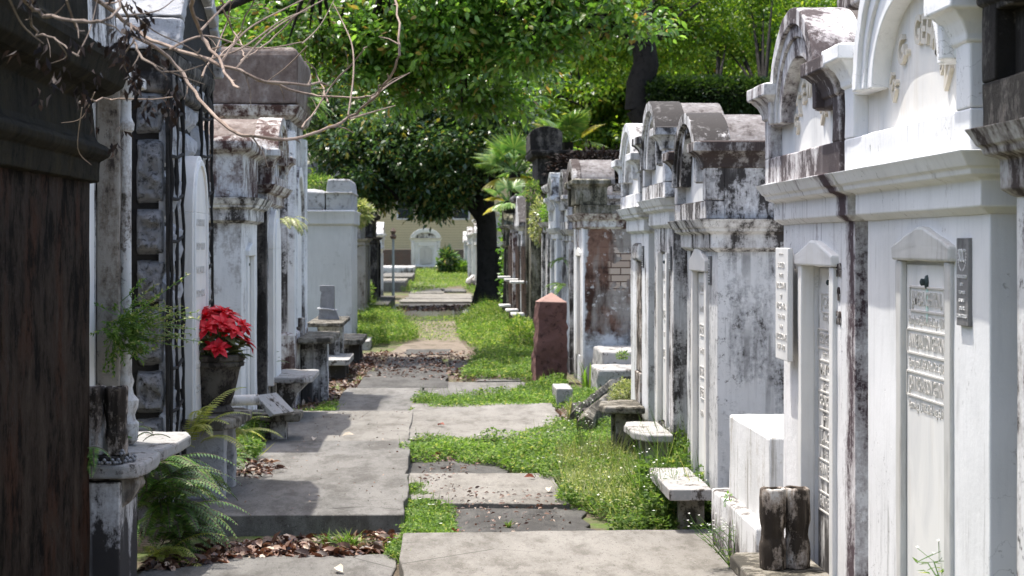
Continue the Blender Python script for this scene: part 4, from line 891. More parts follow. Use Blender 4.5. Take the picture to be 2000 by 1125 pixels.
for k, (a, b, c, d, mm) in enumerate(((-1.0, .95, 54.4, 57, 'slab'), (-.9, 1.0, 57.5, 63, 'slab'), (-.9, .2, 64, 71, 'slab'), (.1, .9, 66, 70, 'slab_g'), (-.9, .3, 74, 82, 'slab'), (-.8, .1, 87, 98, 'slab'), (.2, 1.0, 88, 94, 'slab_g'))):
    slab(a, b, c, d, .05, M[mm], 20+k, 0, .1, .06)
pd = []; q0 = G(865, 612)
for k in range(40):
    a = 2*math.pi*k/40; rr_ = 1+.25*mnoise.noise(Vector((math.cos(a)*1.6, math.sin(a)*1.6, 3)))
    pd.append((q0.x+.0+.66*rr_*math.cos(a), q0.y+.3+3.6*rr_*math.sin(a)))
tag(MB().add([(x, y, .006) for x, y in pd], [tuple(range(40))]).build('puddle_water', M['water'], None, smooth=False, recalc=False), kind='structure')
mud = [(-1.0, 43.5), (-.2, 41.5), (.7, 43.0), (1.1, 47), (1.2, 54.3), (-1.1, 54.3), (-1.15, 48)]
tag(MB().add([(x, y, .003) for x, y in mud], [tuple(range(7))]).build('dirt_path', stone('wet_black_mud', (.035, .028, .022), (.06, .048, .036), (.012, .010, .008), 5, .6, .03, .4, .5), None, smooth=False, recalc=False), kind='structure')
pth = [(-.75, 28.7), (.55, 28.7), (.3, 36), (.45, 41), (.3, 42), (-.4, 42), (-.45, 41), (-.35, 36)]
tag(MB().add([(x+.08*mnoise.noise(Vector((y, x, 0))), y, .004) for x, y in pth], [tuple(range(8))]).build('dirt_path', stone('pale_trodden_dirt', (.155, .125, .098), (.20, .165, .13), (.06, .055, .03), 4, .6, .03, .6), None, smooth=False, recalc=False), kind='structure')

# ------------------------------------------------------------------ ground cover
def inside(poly, X, Y):
    c = np.zeros(len(X), bool); n = len(poly)
    for i in range(n):
        x0, y0 = poly[i]; x1, y1 = poly[(i+1) % n]
        cond = ((y0 > Y) != (y1 > Y)) & (X < (x1-x0)*(Y-y0)/(y1-y0+1e-12)+x0); c ^= cond
    return c
def scatter(poly, n):
    a = np.array(poly); out = np.zeros((0, 2)); lo, hi = a.min(0), a.max(0)
    while len(out) < n:
        q = rng.uniform(lo, hi, (n*2, 2))
        # ragged outline
        wob = np.array([mnoise.noise(Vector((x*3, y*3, 0))) for x, y in q])*.10
        k = inside(poly, q[:, 0]+wob, q[:, 1]+wob*2); out = np.concatenate([out, q[k]])
    return out[:n]
def hmap(q, h0, f=2.2):
    return h0*np.array([.35+1.3*max(0, .5+mnoise.noise(Vector((x*f, y*f, 7)))*.9) for x, y in q])
def weeds(label, poly, n, h, m, size=.022, flowers=0, blades=0, zb=0.0, cat='ground cover', broad=.7):
    q = scatter(poly, n); H = hmap(q, h); z = zb+H*rng.uniform(.05, 1, n)**.7
    Pt = np.column_stack([q+rng.normal(0, .012, q.shape), z])
    D = rng.normal(0, 1, (n, 3)); D[:, 2] = np.abs(D[:, 2])*.35; N = rng.normal(0, .45, (n, 3)); N[:, 2] += 1
    L = size*rng.uniform(.5, 1.5, n); parts = [leaves(Pt, D, N, L, L*broad, .12)]
    if blades:
        qb = scatter(poly, blades); Hb = hmap(qb, h)*rng.uniform(.8, 1.9, blades)
        Pb = np.column_stack([qb, np.full(blades, zb)]); Db = rng.normal(0, .4, (blades, 3)); Db[:, 2] = 1
        parts.append(leaves(Pb, Db, rng.normal(0, 1, (blades, 3)), Hb, .006, .1))
    V, Fq = merge(parts); o = npmesh('weeds', V, Fq, m); tag(o, label, cat, kind='stuff')
    if flowers:
        flowers = flowers//5+3; qf = scatter(poly, flowers); hz = zb+hmap(qf, h)*1.0+.03; pr = []
        for (x, y), zz in zip(qf, hz):
            for k in range(5):
                a = k*1.2566; pr.append(((x, y, zz), (math.cos(a), math.sin(a), .2)))
        V, Fq = leaves(np.array([p[0] for p in pr]), np.array([p[1] for p in pr]), np.tile([0, 0, 1.0], (len(pr), 1)), .012, .008, .05)
        tag(npmesh('daisies', V, Fq, M['petal']), 'tiny white daisies dotted over the weeds', 'flowers', kind='stuff')
    return o
def gp(*pts): return [tuple(G(*p)[:2]) for p in pts]
weeds('thick clover-like weeds spreading from right tombs to path', gp((780, 888), (830, 876), (1000, 872), (1090, 845), (1150, 838), (1230, 845), (1275, 880), (1330, 925), (1395, 960), (1400, 1056), (1180, 1058), (1215, 1030), (1090, 995), (1110, 960), (960, 915), (880, 905), (790, 908)), 60000, .10, M['weed'], .023, 140, 1500)
weeds('paler dry weeds mixed in the middle of the patch', gp((1080, 900), (1240, 890), (1340, 960), (1360, 1040), (1210, 1030), (1110, 985)), 8000, .13, M['weedpale'], .016, 0, 2500)
weeds('tall leafy weeds below the flat marble shelf', gp((1270, 970), (1350, 955), (1395, 965), (1398, 1050), (1250, 1052)), 15000, .24, M['weed'], .028, 60, 900)
weeds('weedy strip between the left and right slabs', gp((793, 962), (825, 965), (850, 985), (885, 1012), (890, 1060), (865, 1068), (795, 1066), (790, 1110), (755, 1100), (760, 1075), (788, 1060)), 12000, .06, M['weed'], .018, 15, 800)
weeds('green cover along the slab edge before the granite post', gp((810, 790), (900, 785), (1000, 782), (1040, 758), (1100, 750), (1115, 800), (960, 808), (860, 810), (800, 815)), 20000, .09, M['weed'], .026, 10, 1500)
weeds('weeds at the foot of the coping grave', gp((1110, 770), (1200, 790), (1260, 835), (1240, 850), (1130, 845), (1100, 800)), 9000, .12, M['weed'], .024, 40, 600)
weeds('bright grassy mound right of the far path', gp((890, 640), (940, 600), (1000, 575), (1030, 600), (1045, 690), (960, 705), (900, 665)), 30000, .15, M['grassblade'], .04, 60, 9000)
weeds('low clover right of the far path with dark leaves', gp((925, 712), (1000, 695), (1045, 690), (1045, 748), (900, 746)), 14000, .14, M['weed'], .03, 0, 1000)
weeds('bright grass bank left of the far path', gp((690, 600), (735, 605), (790, 635), (818, 668), (700, 682)), 22000, .17, M['grassblade'], .04, 30, 7000)
weeds('thin grass over the far trodden earth', gp((780, 620), (940, 615), (930, 665), (820, 668)), 2600, .03, M['grassblade'], .03, 0, 1500)
weeds('sparse grass among the far slabs', gp((780, 570), (800, 545), (930, 530), (945, 590), (900, 560), (810, 575)), 14000, .12, M['grassblade'], .05, 0, 6000)
weeds('weeds in the gap behind the left near slab', gp((560, 820), (660, 800), (655, 822), (560, 850)), 3500, .08, M['weed'], .02, 0, 200)
weeds('weeds at the foot of the white left tomb', gp((430, 900), (500, 870), (505, 930), (440, 935)), 4500, .15, M['weed'], .026, 0, 200, zb=.08)
weeds('weeds before the distant tomb', gp((760, 530), (900, 527), (940, 545), (800, 545)), 9000, .15, M['grassblade'], .07, 0, 3000)
def litter(label, poly, n, size=.05, zb=.004, h=.03):
    q = scatter(poly, n); Pt = np.column_stack([q, zb+rng.uniform(0, h, n)]); D = rng.normal(0, 1, (n, 3)); D[:, 2] *= .25
    N = rng.normal(0, .5, (n, 3)); N[:, 2] += 1; L = size*rng.uniform(.5, 1.3, n); V, Fq = leaves(Pt, D, N, L, L*.5, .3, 'full')
    tag(npmesh('leaf_litter', V, Fq, M['litter'], None, True), label, 'fallen leaves', kind='stuff')
litter('brown fallen leaves heaped under the near left slab', gp((400, 1075), (790, 1050), (790, 1075), (620, 1090), (480, 1095), (340, 1120), (280, 1120), (330, 1080)), 1500, .07)
litter('fallen leaves by the low white left bench', gp((470, 940), (530, 935), (535, 965), (460, 975)), 130, .06, .118)
litter('leaf drift along the left edge of the shaded path', gp((650, 700), (760, 688), (725, 715), (700, 760), (660, 785), (570, 835), (560, 800)), 1500, .07)
litter('leaf scatter over the damp middle slabs', gp((720, 696), (960, 692), (1040, 745), (860, 752), (700, 742)), 1300, .06, .03, .02)
litter('leaves round the end of the coping grave', gp((1080, 805), (1130, 800), (1140, 835), (1060, 850)), 350, .06)
litter('dark leaf mat around the puddle', gp((780, 600), (930, 597), (940, 603), (880, 605), (800, 607), (770, 618)), 700, .09)
litter('few crumbled leaves on the front slabs', gp((860, 960), (1090, 985), (1120, 1050), (900, 1060), (790, 890), (980, 905)), 350, .03, .05, .008)
litter('loose dry bits scattered on the left slabs', gp((420, 1040), (790, 1040), (800, 830), (600, 830)), 160, .018, .12, .004)
# single fallen leaves
for k, (px, py, z, m, lb) in enumerate(((855, 832, .08, 'redleaf', 'upright rusty leaf on the pale middle slab'), (848, 893, .03, 'redleaf', 'rusty red leaf in the weeds at the slab corner'),
        (668, 853, .10, 'paleleaf', 'pale curled leaf on the left slab'), (612, 862, .10, 'paleleaf', 'pale leaf nearest the left tombs on slab'), (1072, 962, .055, 'paleleaf', 'pale leaf at the right end of middle slab'),
        (1045, 935, .05, 'redleaf', 'red-brown leaf at the weed edge'), (885, 1040, .03, 'redleaf', 'dark red leaf beside the weedy strip'), (670, 1120, .02, 'paleleaf', 'pale leaf on the bottom left slab'))):
    g = G(px, py, z); rr = random.Random(k); a = rr.random()*6.28
    V, Fq = leaves(np.array([[0, 0, .006]]), np.array([[math.cos(a), math.sin(a), .25]]), np.array([[rr.uniform(-.5, .5), -.6, 1]]), .10, .045, .3, 'full')
    o = npmesh('fallen_leaf', V, Fq, M[m], None, True); o.location = g; tag(o, lb, 'leaf', 'single fallen leaves on the paving')
# grass tufts
def tuft(label, loc, n, h, spread, m, wd=.008, name='grass_tuft', cat='grass tuft'):
    prt = []; V = []; Fq = []; rr = random.Random(int(loc[0]*100+loc[1]*7))
    for k in range(n):
        a = rr.random()*6.28; hh = h*rr.uniform(.5, 1); s = spread*rr.uniform(.2, 1); bx, by = rr.gauss(0, spread*.15), rr.gauss(0, spread*.15)
        K = 5; o = len(V); w = wd*rr.uniform(.6, 1.2)
        for i in range(K+1):
            u = i/K; x = bx+math.cos(a)*s*u**1.5; y = by+math.sin(a)*s*u**1.5; z = hh*(u*1.5-.7*u*u*(s/spread+.3)); ww = w*(1-u**2)+.0004
            V += [(x-math.sin(a)*ww, y+math.cos(a)*ww, z), (x+math.sin(a)*ww, y-math.cos(a)*ww, z)]
        for i in range(K): Fq.append((o+2*i, o+2*i+1, o+2*i+3, o+2*i+2))
    t = npmesh(name, np.array(V), np.array(Fq), m, None, True); t.location = loc; return tag(t, label, cat)
tuft('long grass tuft under the edge of the near left slab', G(675, 1078), 170, .12, .19, M['grassblade'], .004)
tuft('small grass tuft in the joint left of the big one', G(640, 1072), 60, .09, .12, M['grassblade'], .004)
tuft('lone grass sprig in the dark broken slab', G(992, 1030, .02), 22, .05, .07, M['grassblade'], .003)
tuft('strap-leaved lily clump beside the coping grave', G(1150, 772), 26, .38, .30, M['grassblade'], .016, 'lily_clump', 'plant')
tuft('yellowish grass tuft by the end of the coping grave', G(1115, 822), 40, .24, .12, M['weedpale'], .006)
tuft('upright grass at the foot of the granite post', G(1060, 765), 40, .2, .1, M['grassblade'], .006)
def bush(label, c, r, n, m, size=.03, name='weed_bush', cat='bush', stems=14, flowers=0):
    t = thing(name, label, cat, (c[0], c[1], c[2]))
    d = rng.normal(0, 1, (n, 3)); d /= np.linalg.norm(d, axis=1, keepdims=True); rad = rng.uniform(.25, 1, n)**.5
    Pt = d*rad[:, None]*np.array(r)*(1+.3*np.array([mnoise.noise(Vector(v)*2.2) for v in d]))[:, None]; Pt[:, 2] += r[2]
    D = d+rng.normal(0, .6, (n, 3)); N = rng.normal(0, .6, (n, 3)); N[:, 2] += 1; L = size*rng.uniform(.6, 1.4, n)
    V, Fq = leaves(Pt, D, N, L, L*.38, .1); npmesh('foliage', V, Fq, m, t)
    s = MB()
    for k in range(stems):
        i = rng.integers(n); e = Pt[i]; s.tube([(0, 0, 0), (e[0]*.4, e[1]*.4, e[2]*.6), tuple(e)], [.005, .004, .002], 4)
    s.build('stems', M['twig'], t); return t
def spray(label, base, n, L, m, direc=(1, -.2, .3), spread=.8, leaf=.03, seed=1, name='wall_plant', cat='plant', droop=.05):
    rr = random.Random(seed); t = thing(name, label, cat, tuple(base)); st = MB(); pr = []
    for k in range(n):
        d = (Vector(direc)+Vector((rr.gauss(0, spread), rr.gauss(0, spread), rr.gauss(0, spread)))).normalized(); ll = L*rr.uniform(.45, 1.1); p = Vector((rr.gauss(0, .015), rr.gauss(0, .03), rr.gauss(0, .05))); K = 9; pts = [p.copy()]
        for i in range(K):
            p = p+d*ll/K; d = (d+Vector((rr.gauss(0, .08), rr.gauss(0, .08), .05-droop*rr.random()*2))).normalized(); pts.append(p.copy())
            if i > 1:
                for q in range(4): pr.append((p, (d.x*.7+rr.gauss(0, .6), d.y*.7+rr.gauss(0, .6), d.z*.7+rr.gauss(0, .5)), (rr.gauss(0, .5), rr.gauss(0, .5), 1), leaf*rr.uniform(.6, 1.2)*(1.15-i/K*.5), leaf*.3))
        st.tube(pts, [.002]*len(pts), 3)
    st.build('stems', M['fern'], t); V, Fq = leaves(*[np.array([p[i] for p in pr]) for i in range(5)], .08); npmesh('foliage', V, Fq, m, t); return t
spray('feathery green plant growing from the wall beside the brown column', (-1.50, 9.70, 1.20), 60, .20, M['weed'], (.55, -.5, -.1), .6, .032, 3)
spray('pale sunlit sprays of the wall plant reaching outward', (-1.46, 9.75, 1.22), 26, .30, M['weedpale'], (1.1, -.1, .15), .3, .028, 5)
bush('pale leafy bush growing from the curved coping', P(1222, 800, 16.6), (.13, .2, .12), 2600, M['weedpale'], .024)
bush('green seedlings on the stone step before the brick wall', P(1215, 700, 20.8), (.06, .06, .035), 160, M['weed'], .03, 'seedling', 'plant', 4)
bush('small sprig growing out of the coping block side', P(1473, 915, 9.75)-Vector((.02, 0, 0)), (.02, .02, .03), 40, M['fern'], .02, 'seedling', 'plant', 3)
bush('tiny sprig growing low on the coping block step', P(1432, 988, 9.9)-Vector((.02, 0, 0)), (.02, .02, .035), 45, M['fern'], .02, 'seedling', 'plant', 3)
bush('yellow-green weeds growing on the parapet of the grey tomb', P(622, 372, 33.2)-Vector((0, 0, .1)), (.34, .3, .17), 1100, M['weed'], .06)
bush('tangled plants hanging on the far right cornices', P(1075, 405, 29.6)-Vector((0, 0, .3)), (.14, .5, .22), 600, M['ivy'], .06)
bush('leafy plant sprouting beside the tall blackened tomb', P(1040, 370, 32.4)-Vector((0, 0, .2)), (.12, .4, .18), 450, M['weed'], .05)
bush('reddish-green plants on the second far tomb', P(1055, 440, 31.2)-Vector((0, 0, .3)), (.16, .5, .36), 900, M['weedpale'], .06)
bush('green bush beside the foot of the distant white tomb', G(884, 535)+Vector((0, 0, .0)), (.5, .6, .5), 1800, M['magnolia'], .14, 'shrub', 'bush')
bush('round green shrub right of the distant white tomb', G(890, 538)+Vector((.2, 0, .0)), (.55, .6, .35), 1500, M['oak2'], .14, 'shrub', 'bush')
bush('leafy shrub against the far left mossy tomb', G(705, 612)+Vector((-.05, 0, .0)), (.30, 1.2, .48), 3000, M['weed'], .06, 'shrub', 'bush')
bush('yellow-green spiky plant on the mossy left tomb', P(700, 440, 38.2), (.22, .4, .22), 600, M['weedpale'], .12, 'shrub', 'bush')
bush('tall clump of weeds below the iron rails', G(1015, 690), (.25, 1.2, .26), 5000, M['grassblade'], .05)
# long stalked daisies bottom right
def stalks(label, base, n, h, lean, seed):
    t = thing('daisy_plant', label, 'plant', base); rr = random.Random(seed); s = MB(); pr = []; lf = []
    for k in range(n):
        e = Vector((rr.gauss(lean[0], .08), rr.gauss(lean[1], .08), h*rr.uniform(.6, 1))); m_ = e*.5+Vector((rr.gauss(0, .02), 0, .03))
        s.tube([(0, 0, 0), m_, e], [.003, .002, .0012], 4)
        for q in range(3):
            f = m_.lerp(e, rr.random()) ; f2 = f+Vector((rr.gauss(0, .04), rr.gauss(0, .04), rr.uniform(.02, .06))); s.tube([f, f2], .001, 3)
            for j in range(5): a = j*1.256; pr.append((f2, (math.cos(a), math.sin(a), .4+rr.random())))
        for q in range(7): f = Vector((0, 0, 0)).lerp(e, rr.uniform(.1, .9)); lf.append((f, (rr.gauss(0, 1), rr.gauss(0, 1), .3)))
    s.build('stems', M['fern'], t)
    V, Fq = leaves(np.array([p[0] for p in pr]), np.array([p[1] for p in pr]), np.tile([0, 0, 1.], (len(pr), 1)), .009, .006, .05); npmesh('flowers', V, Fq, M['petal'], t)
    V, Fq = leaves(np.array([p[0] for p in lf]), np.array([p[1] for p in lf]), np.tile([0, .2, 1.], (len(lf), 1)), .035, .014, .05); npmesh('foliage', V, Fq, M['weed'], t)
stalks('straggling daisy plant over the front right slab corner', (1.40, 9.6, .05), 9, .28, (-.12, -.15), 1)
stalks('tall daisy stalks in front of the flat marble shelf', (1.28, 11.2, .02), 12, .42, (-.02, .05), 2)
stalks('daisy sprig at the bottom under the marble tablet', tuple(P(1838, 1140, 6.0)), 3, .07, (.02, 0), 3)
stalks('thin weed stalks by the coping grave end', (1.06, 15.2, .05), 7, .38, (.03, 0), 4)

# ferns
def fern(label, base, n, L, m, direc=(1, 0), seed=1, lw=.07, up=.9, name='fern'):
    rr = random.Random(seed); t = thing(name, label, 'fern', tuple(base)); st = MB(); prt = []
    for k in range(n):
        a = math.atan2(direc[1], direc[0])+rr.gauss(0, .75); ll = L*rr.uniform(.6, 1.1); e0 = rr.uniform(up*.4, up*1.4); pts = []
        p = Vector((rr.gauss(0, .03), rr.gauss(0, .06), rr.uniform(-.03, .03))); el = e0; K = 26
        for i in range(K+1):
            pts.append(p.copy()); d = Vector((math.cos(a)*math.cos(el), math.sin(a)*math.cos(el), math.sin(el))); p = p+d*ll/K; el -= rr.uniform(.04, .085)
        st.tube(pts[::3]+[pts[-1]], [.0022]*(len(pts[::3])+1), 3)
        for i in range(2, K):
            u = i/K; d = (pts[i+1]-pts[i-1]).normalized(); sd = d.cross(Vector((0, 0, 1))); sd = sd.normalized() if sd.length > .01 else Vector((0, 1, 0))
            w = lw*math.sin(math.pi*min(1, u*.82+.16))**.8*rr.uniform(.85, 1.1)
            for s in (-1, 1): prt.append((pts[i], sd*s+d*.35-Vector((0, 0, .15)), sd.cross(d)*1.0+Vector((0, 0, .3)), w, ll/K*.75))
    st.build('stems', M['twig_d'] if m is not M['fern_y'] else M['fern_y'], t)
    V, Fq = leaves(*[np.array([p[i] for p in prt]) for i in range(5)], .08); npmesh('fronds', V, Fq, m, t); return t
fern('large sword fern drooping below the marble shelf', P(300, 905, 10.7)-Vector((.03, 0, .02)), 28, .46, M['fern'], (1, -.5), 1, .065, .6)
fern('sword fern arching out above the leaf heap', P(310, 1010, 10.6), 28, .46, M['fern'], (1, -.3), 2, .065, .8)
fern('bright fern at the bottom of the left fern bank', G(300, 1100), 16, .34, M['fern_y'], (.8, -.4), 3, .04, .9)
fern('dense fern filling the corner under the marble shelf', P(285, 985, 10.3), 22, .46, M['fern'], (1, -.5), 21, .065, .9)
fern('broad fern spilling onto the leaf heap', P(320, 1060, 10.5), 18, .40, M['fern'], (.9, -.5), 22, .06, .9)
fern('middle fern between the two large left ferns', P(330, 960, 10.9), 18, .40, M['fern'], (.8, -.2), 4, .05, .7)
fern('yellow-green fern rising beside the poinsettia pot', P(385, 860, 11.7), 8, .44, M['fern_y'], (.9, -.4), 5, .055, 1.0)
fern('arching yellow fern over the low left bench', P(445, 860, 12.9), 7, .42, M['fern_y'], (.9, .1), 6, .055, 1.1)
fern('small fern hanging over the bead string', P(178, 880, 8.98), 7, .16, M['fern'], (.3, -.9), 7, .03, .3)
fern('fern tuft growing on the slim arched tomb', P(558, 430, 19.0), 18, .26, M['weedpale'], (.8, -.3), 8, .05, .3)
fern('ferns hanging from the tall brown roof corner', P(592, 205, 21.3), 16, .42, M['fern'], (1, .1), 9, .06, .7)
fern('fern in the shade beside the black pilaster', P(520, 715, 17.5), 14, .24, M['fern'], (.5, -.4), 10, .03, 1.2)
fern('little fern at the foot of the white column', P(252, 850, 9.9), 7, .14, M['fern'], (.7, -.5), 11, .025, .9)
fern('ferns clinging to the tomb behind the granite post', P(1100, 560, 25.2), 10, .28, M['fern'], (-1, 0), 12, .05, .5)
fern('fern growing high on the tomb right of the granite post', P(1102, 505, 26.0), 9, .26, M['fern'], (-1, 0), 13, .05, .3)
fern('fern under the edge of the low left bench', P(430, 905, 13.5), 10, .3, M['fern'], (.8, -.3), 14, .04, .8)

# ------------------------------------------------------------------ trees
def crown(c, r, ncl, per, size, clr=.6, hollow=.35, flat=.6, wide=.5, droop=.0, seed=0, shape='rhomb'):
    g = np.random.default_rng(seed); d = g.normal(0, 1, (ncl, 3)); d /= np.linalg.norm(d, axis=1, keepdims=True)
    rad = (hollow+(1-hollow)*g.uniform(0, 1, ncl)**.6); Cc = np.array(c)+d*rad[:, None]*np.array(r)*g.uniform(.65, 1.2, (ncl, 1))
    cr = clr*g.uniform(.5, 1.3, ncl); n = ncl*per; idx = np.repeat(np.arange(ncl), per)
    o = g.normal(0, .5, (n, 3)); o[:, 2] *= flat; Pt = Cc[idx]+o*cr[idx][:, None]; Pt[:, 2] -= droop*np.abs(g.normal(0, .4, n))
    D = o+g.normal(0, .5, (n, 3)); D[:, 2] -= .25; N = g.normal(0, .55, (n, 3)); N[:, 2] += .9; L = size*g.uniform(.6, 1.4, n)
    return leaves(Pt, D, N, L, L*wide, .12, shape), Cc
def tree(name, label, base, limbs, crowns, m, size=.1, cat='tree', **kw):
    t = thing(name, label, cat, base, group=kw.pop('group', None)); tr = MB()
    for pts, rad in limbs: tr.tube(pts, rad, 10)
    parts = []; 
    for k, (c, r, ncl, per) in enumerate(crowns):
        lf, Cc = crown(c, r, ncl, per, size, seed=k*7+int(abs(base[0]*3)+abs(base[1])), **kw); parts.append(lf)
        lp = [Vector(p) for pts, _ in limbs for p in pts[1:]]
        for q in Cc[::4]:
            q = Vector(q); near = min(lp, key=lambda p: (p-q).length); mid = near.lerp(q, .5)+Vector((0, 0, .12)); tr.tube([near, mid, q], [.05, .03, .012], 5)
    tr.build('trunk', M['bark'], t, 0, (.03, .2, 1)); V, Fq = merge(parts); npmesh('crown', V, Fq, m, t); return t
tb = G(952, 600)
mag = tree('magnolia_tree', 'dark magnolia with black trunk standing right of the far path', (tb.x, tb.y, 0),
     [([(.08, 0, -.1), (.02, 0, .25), (0, 0, 1.0), (-.02, 0, 2.0), (-.12, 0, 3.0), (-.3, 0, 4.4)], [.50, .32, .27, .25, .26, .15]), ([(-.1, 0, 2.4), (-.9, .1, 3.2), (-2.0, .2, 3.7), (-3.6, .1, 3.9)], [.2, .15, .1, .05]),
      ([(0, 0, 2.0), (-.5, -.1, 2.6), (-1.3, -.3, 2.9), (-2.2, -.2, 2.7)], [.14, .1, .07, .03]), ([(-.1, 0, 2.8), (.5, .2, 3.6), (1.0, .2, 4.2)], [.15, .1, .05]), ([(.22, 0, .2), (.26, -.05, .8), (.2, 0, 1.5)], [.22, .2, .12]), ([(-.28, -.15, -.05), (-.12, -.1, .4), (0, 0, 1.2)], [.16, .2, .12])],
     [((-2.1, 0, 3.85), (2.7, 1.8, 1.25), 210, 130), ((-.5, 0, 4.2), (1.9, 1.6, 1.5), 110, 130), ((-2.75, 0, 2.95), (1.3, 1.0, .36), 44, 120), ((-1.1, -.2, 2.85), (.75, .8, .36), 36, 120), ((-1.30, 0, 2.5), (.42, .4, .22), 10, 120), ((-3.4, .2, 5.0), (1.8, 1.2, .8), 50, 110), ((.3, .3, 5.4), (1.7, 1.2, .9), 50, 110), ((-1.4, 0, 5.3), (1.5, 1.2, .8), 34, 110)], M['magnolia'], .15, clr=.42, wide=.42, hollow=.25)
# big leaning live oak on the right
ob = (4.55, 43, 0)
Q = lambda px, py, Y=43: tuple(P(px, py, Y)-Vector(ob))
tree('live_oak', 'great live oak with black leaning trunk above the right tombs', ob,
     [([(.2, 0, -.1), (.1, 0, 2.0), Q(1300, 330), Q(1280, 250), Q(1252, 205)], [.55, .45, .42, .40, .36]),
      ([Q(1248, 215), Q(1250, 165), Q(1262, 125), Q(1258, 90), Q(1235, 60), Q(1190, 48), Q(1120, 52), Q(1060, 40), Q(1020, 10), Q(1005, -40)], [.30, .29, .27, .26, .24, .22, .2, .22, .22, .2]),
      ([Q(1265, 215), Q(1330, 200), Q(1400, 200), Q(1490, 205), Q(1600, 215), Q(1720, 200)], [.40, .36, .33, .33, .33, .3]), ([Q(1075, 45), Q(1030, 60), Q(985, 55), Q(950, 90), Q(975, 110)], [.16, .14, .13, .09, .05]),
      ([Q(1110, 50), Q(1150, 15), Q(1170, -40)], [.14, .1, .08])],
     [((-1.2, 2.5, 6.6), (3.6, 1.6, 1.6), 190, 170), ((3.5, 3, 6.4), (4.0, 1.6, 1.6), 170, 170)], M['oak'], .10, clr=.55, wide=.5, flat=.7)
# ferns carpeting the horizontal limb
n = 16000; u = rng.uniform(0, 1, n); a = rng.uniform(-.9, math.pi+.3, n); rad = .40+.10*rng.uniform(0, 1, n)
px = np.interp(u, [0, .3, .6, 1], [1262, 1350, 1490, 1700]); py = np.interp(u, [0, .3, .6, 1], [205, 200, 203, 205])
Pt = np.array([tuple(P(x, y, 43)) for x, y in zip(px, py)])+np.column_stack([rng.normal(0, .03, n), -np.cos(a)*rad, np.sin(a)*rad])
D = np.column_stack([rng.normal(0, .5, n), -np.cos(a)*.8, np.sin(a)-.5]); N = rng.normal(0, 1, (n, 3)); V, Fq = leaves(Pt, D, N, .13*rng.uniform(.5, 1.3, n), .05, .1)
tag(npmesh('resurrection_ferns', V, Fq, M['ivy_d']), 'dark ferns carpeting the thick level oak limb', 'ferns', kind='stuff')
# near overhanging tree: trunk stands left behind the tombs, its boughs reach over the path
nb = (-4.6, 27, 0); Qn = lambda px, py, Y: tuple(P(px, py, Y)-Vector(nb))
tree('broadleaf_tree', 'bright broad-leaved tree whose boughs hang over the path from the left', nb,
     [([(0, 0, -.1), (.1, 0, 2), (.3, 0, 4.6), (.6, 0, 6)], [.3, .26, .22, .16]), ([(.2, 0, 4.0), Qn(620, -60, 27), Qn(760, -45, 27), Qn(900, 10, 27), Qn(1060, 40, 27), Qn(1200, 60, 27), Qn(1270, 90, 27)], [.06, .05, .04, .035, .03, .02, .012]),
      ([(.25, 0, 4.4), Qn(560, -120, 28), Qn(700, -90, 28), Qn(900, -60, 28), Qn(1150, -40, 28)], [.05, .045, .04, .03, .02])],
     [(Qn(690, 60, 28), (1.3, .8, .55), 60, 90), (Qn(880, 70, 27.5), (1.2, .8, .6), 75, 90), (Qn(1060, 90, 27), (1.0, .7, .5), 26, 80), (Qn(1180, 50, 27), (.8, .6, .35), 12, 80), (Qn(780, 140, 28), (1.0, .7, .45), 36, 80), (Qn(960, 190, 28), (.9, .7, .3), 24, 70), (Qn(560, 20, 29), (1.0, .7, .5), 36, 90), (Qn(1000, -20, 27), (2.2, .9, .4), 60, 90)],
     M['near'], .11, clr=.34, wide=.5, hollow=.1, shape='full')
# background wood: individual trees, two mesh kinds reused
def bgtree(label, x, y, zc, m, src=None, sc=1.0, rz=0.0, seed=0):
    if src is None:
        t = tree('background_tree', label, (0, 0, 0), [([(0, 0, -.1), (.1, 0, 2.5), (0, .1, 5), (.1, 0, 8)], [.38, .3, .24, .12]), ([(0, 0, 3), (-1.5, .2, 4.4), (-3, 0, 5.6)], [.2, .13, .06]), ([(0, 0, 3.4), (1.6, -.3, 4.8), (3, 0, 5.8)], [.2, .13, .06])],
                 [((0, 0, 6.2), (4.2, 3.2, 3.6), 420, 140), ((.6, -1.0, 3.6), (3.4, 2.0, 1.5), 140, 140)], m, .15, clr=.58, wide=.55, group='trees filling the background')
    else:
        t = src.copy(); COL.objects.link(t); t['label'] = label
        for ch in src.children: c = ch.copy(); COL.objects.link(c); c.parent = t
    t.location = (x, y, zc); t.rotation_euler = (0, 0, rz); t.scale = (sc, sc, sc); return t
b1 = bgtree('green tree behind the tall left tomb roof', -7.8, 62, 0, M['oak'])
b3 = tree('background_tree', 'sunny green tree with high crown straight above the far tombs', (-5.6, 70, 0), [([(0, 0, -.1), (.1, 0, 2.5), (0, .1, 5), (.1, 0, 8)], [.3, .24, .2, .12]), ([(0, 0, 3.6), (-1.5, .2, 4.8), (-3, 0, 5.8)], [.16, .12, .06])], [((0, 0, 6.9), (4.4, 3.2, 2.7), 440, 140)], M['oak'], .15, clr=.55, wide=.55, group='trees filling the background')
b2 = bgtree('mid-green tree right of the leaning oak', 9.8, 60, 0, M['oak2'])
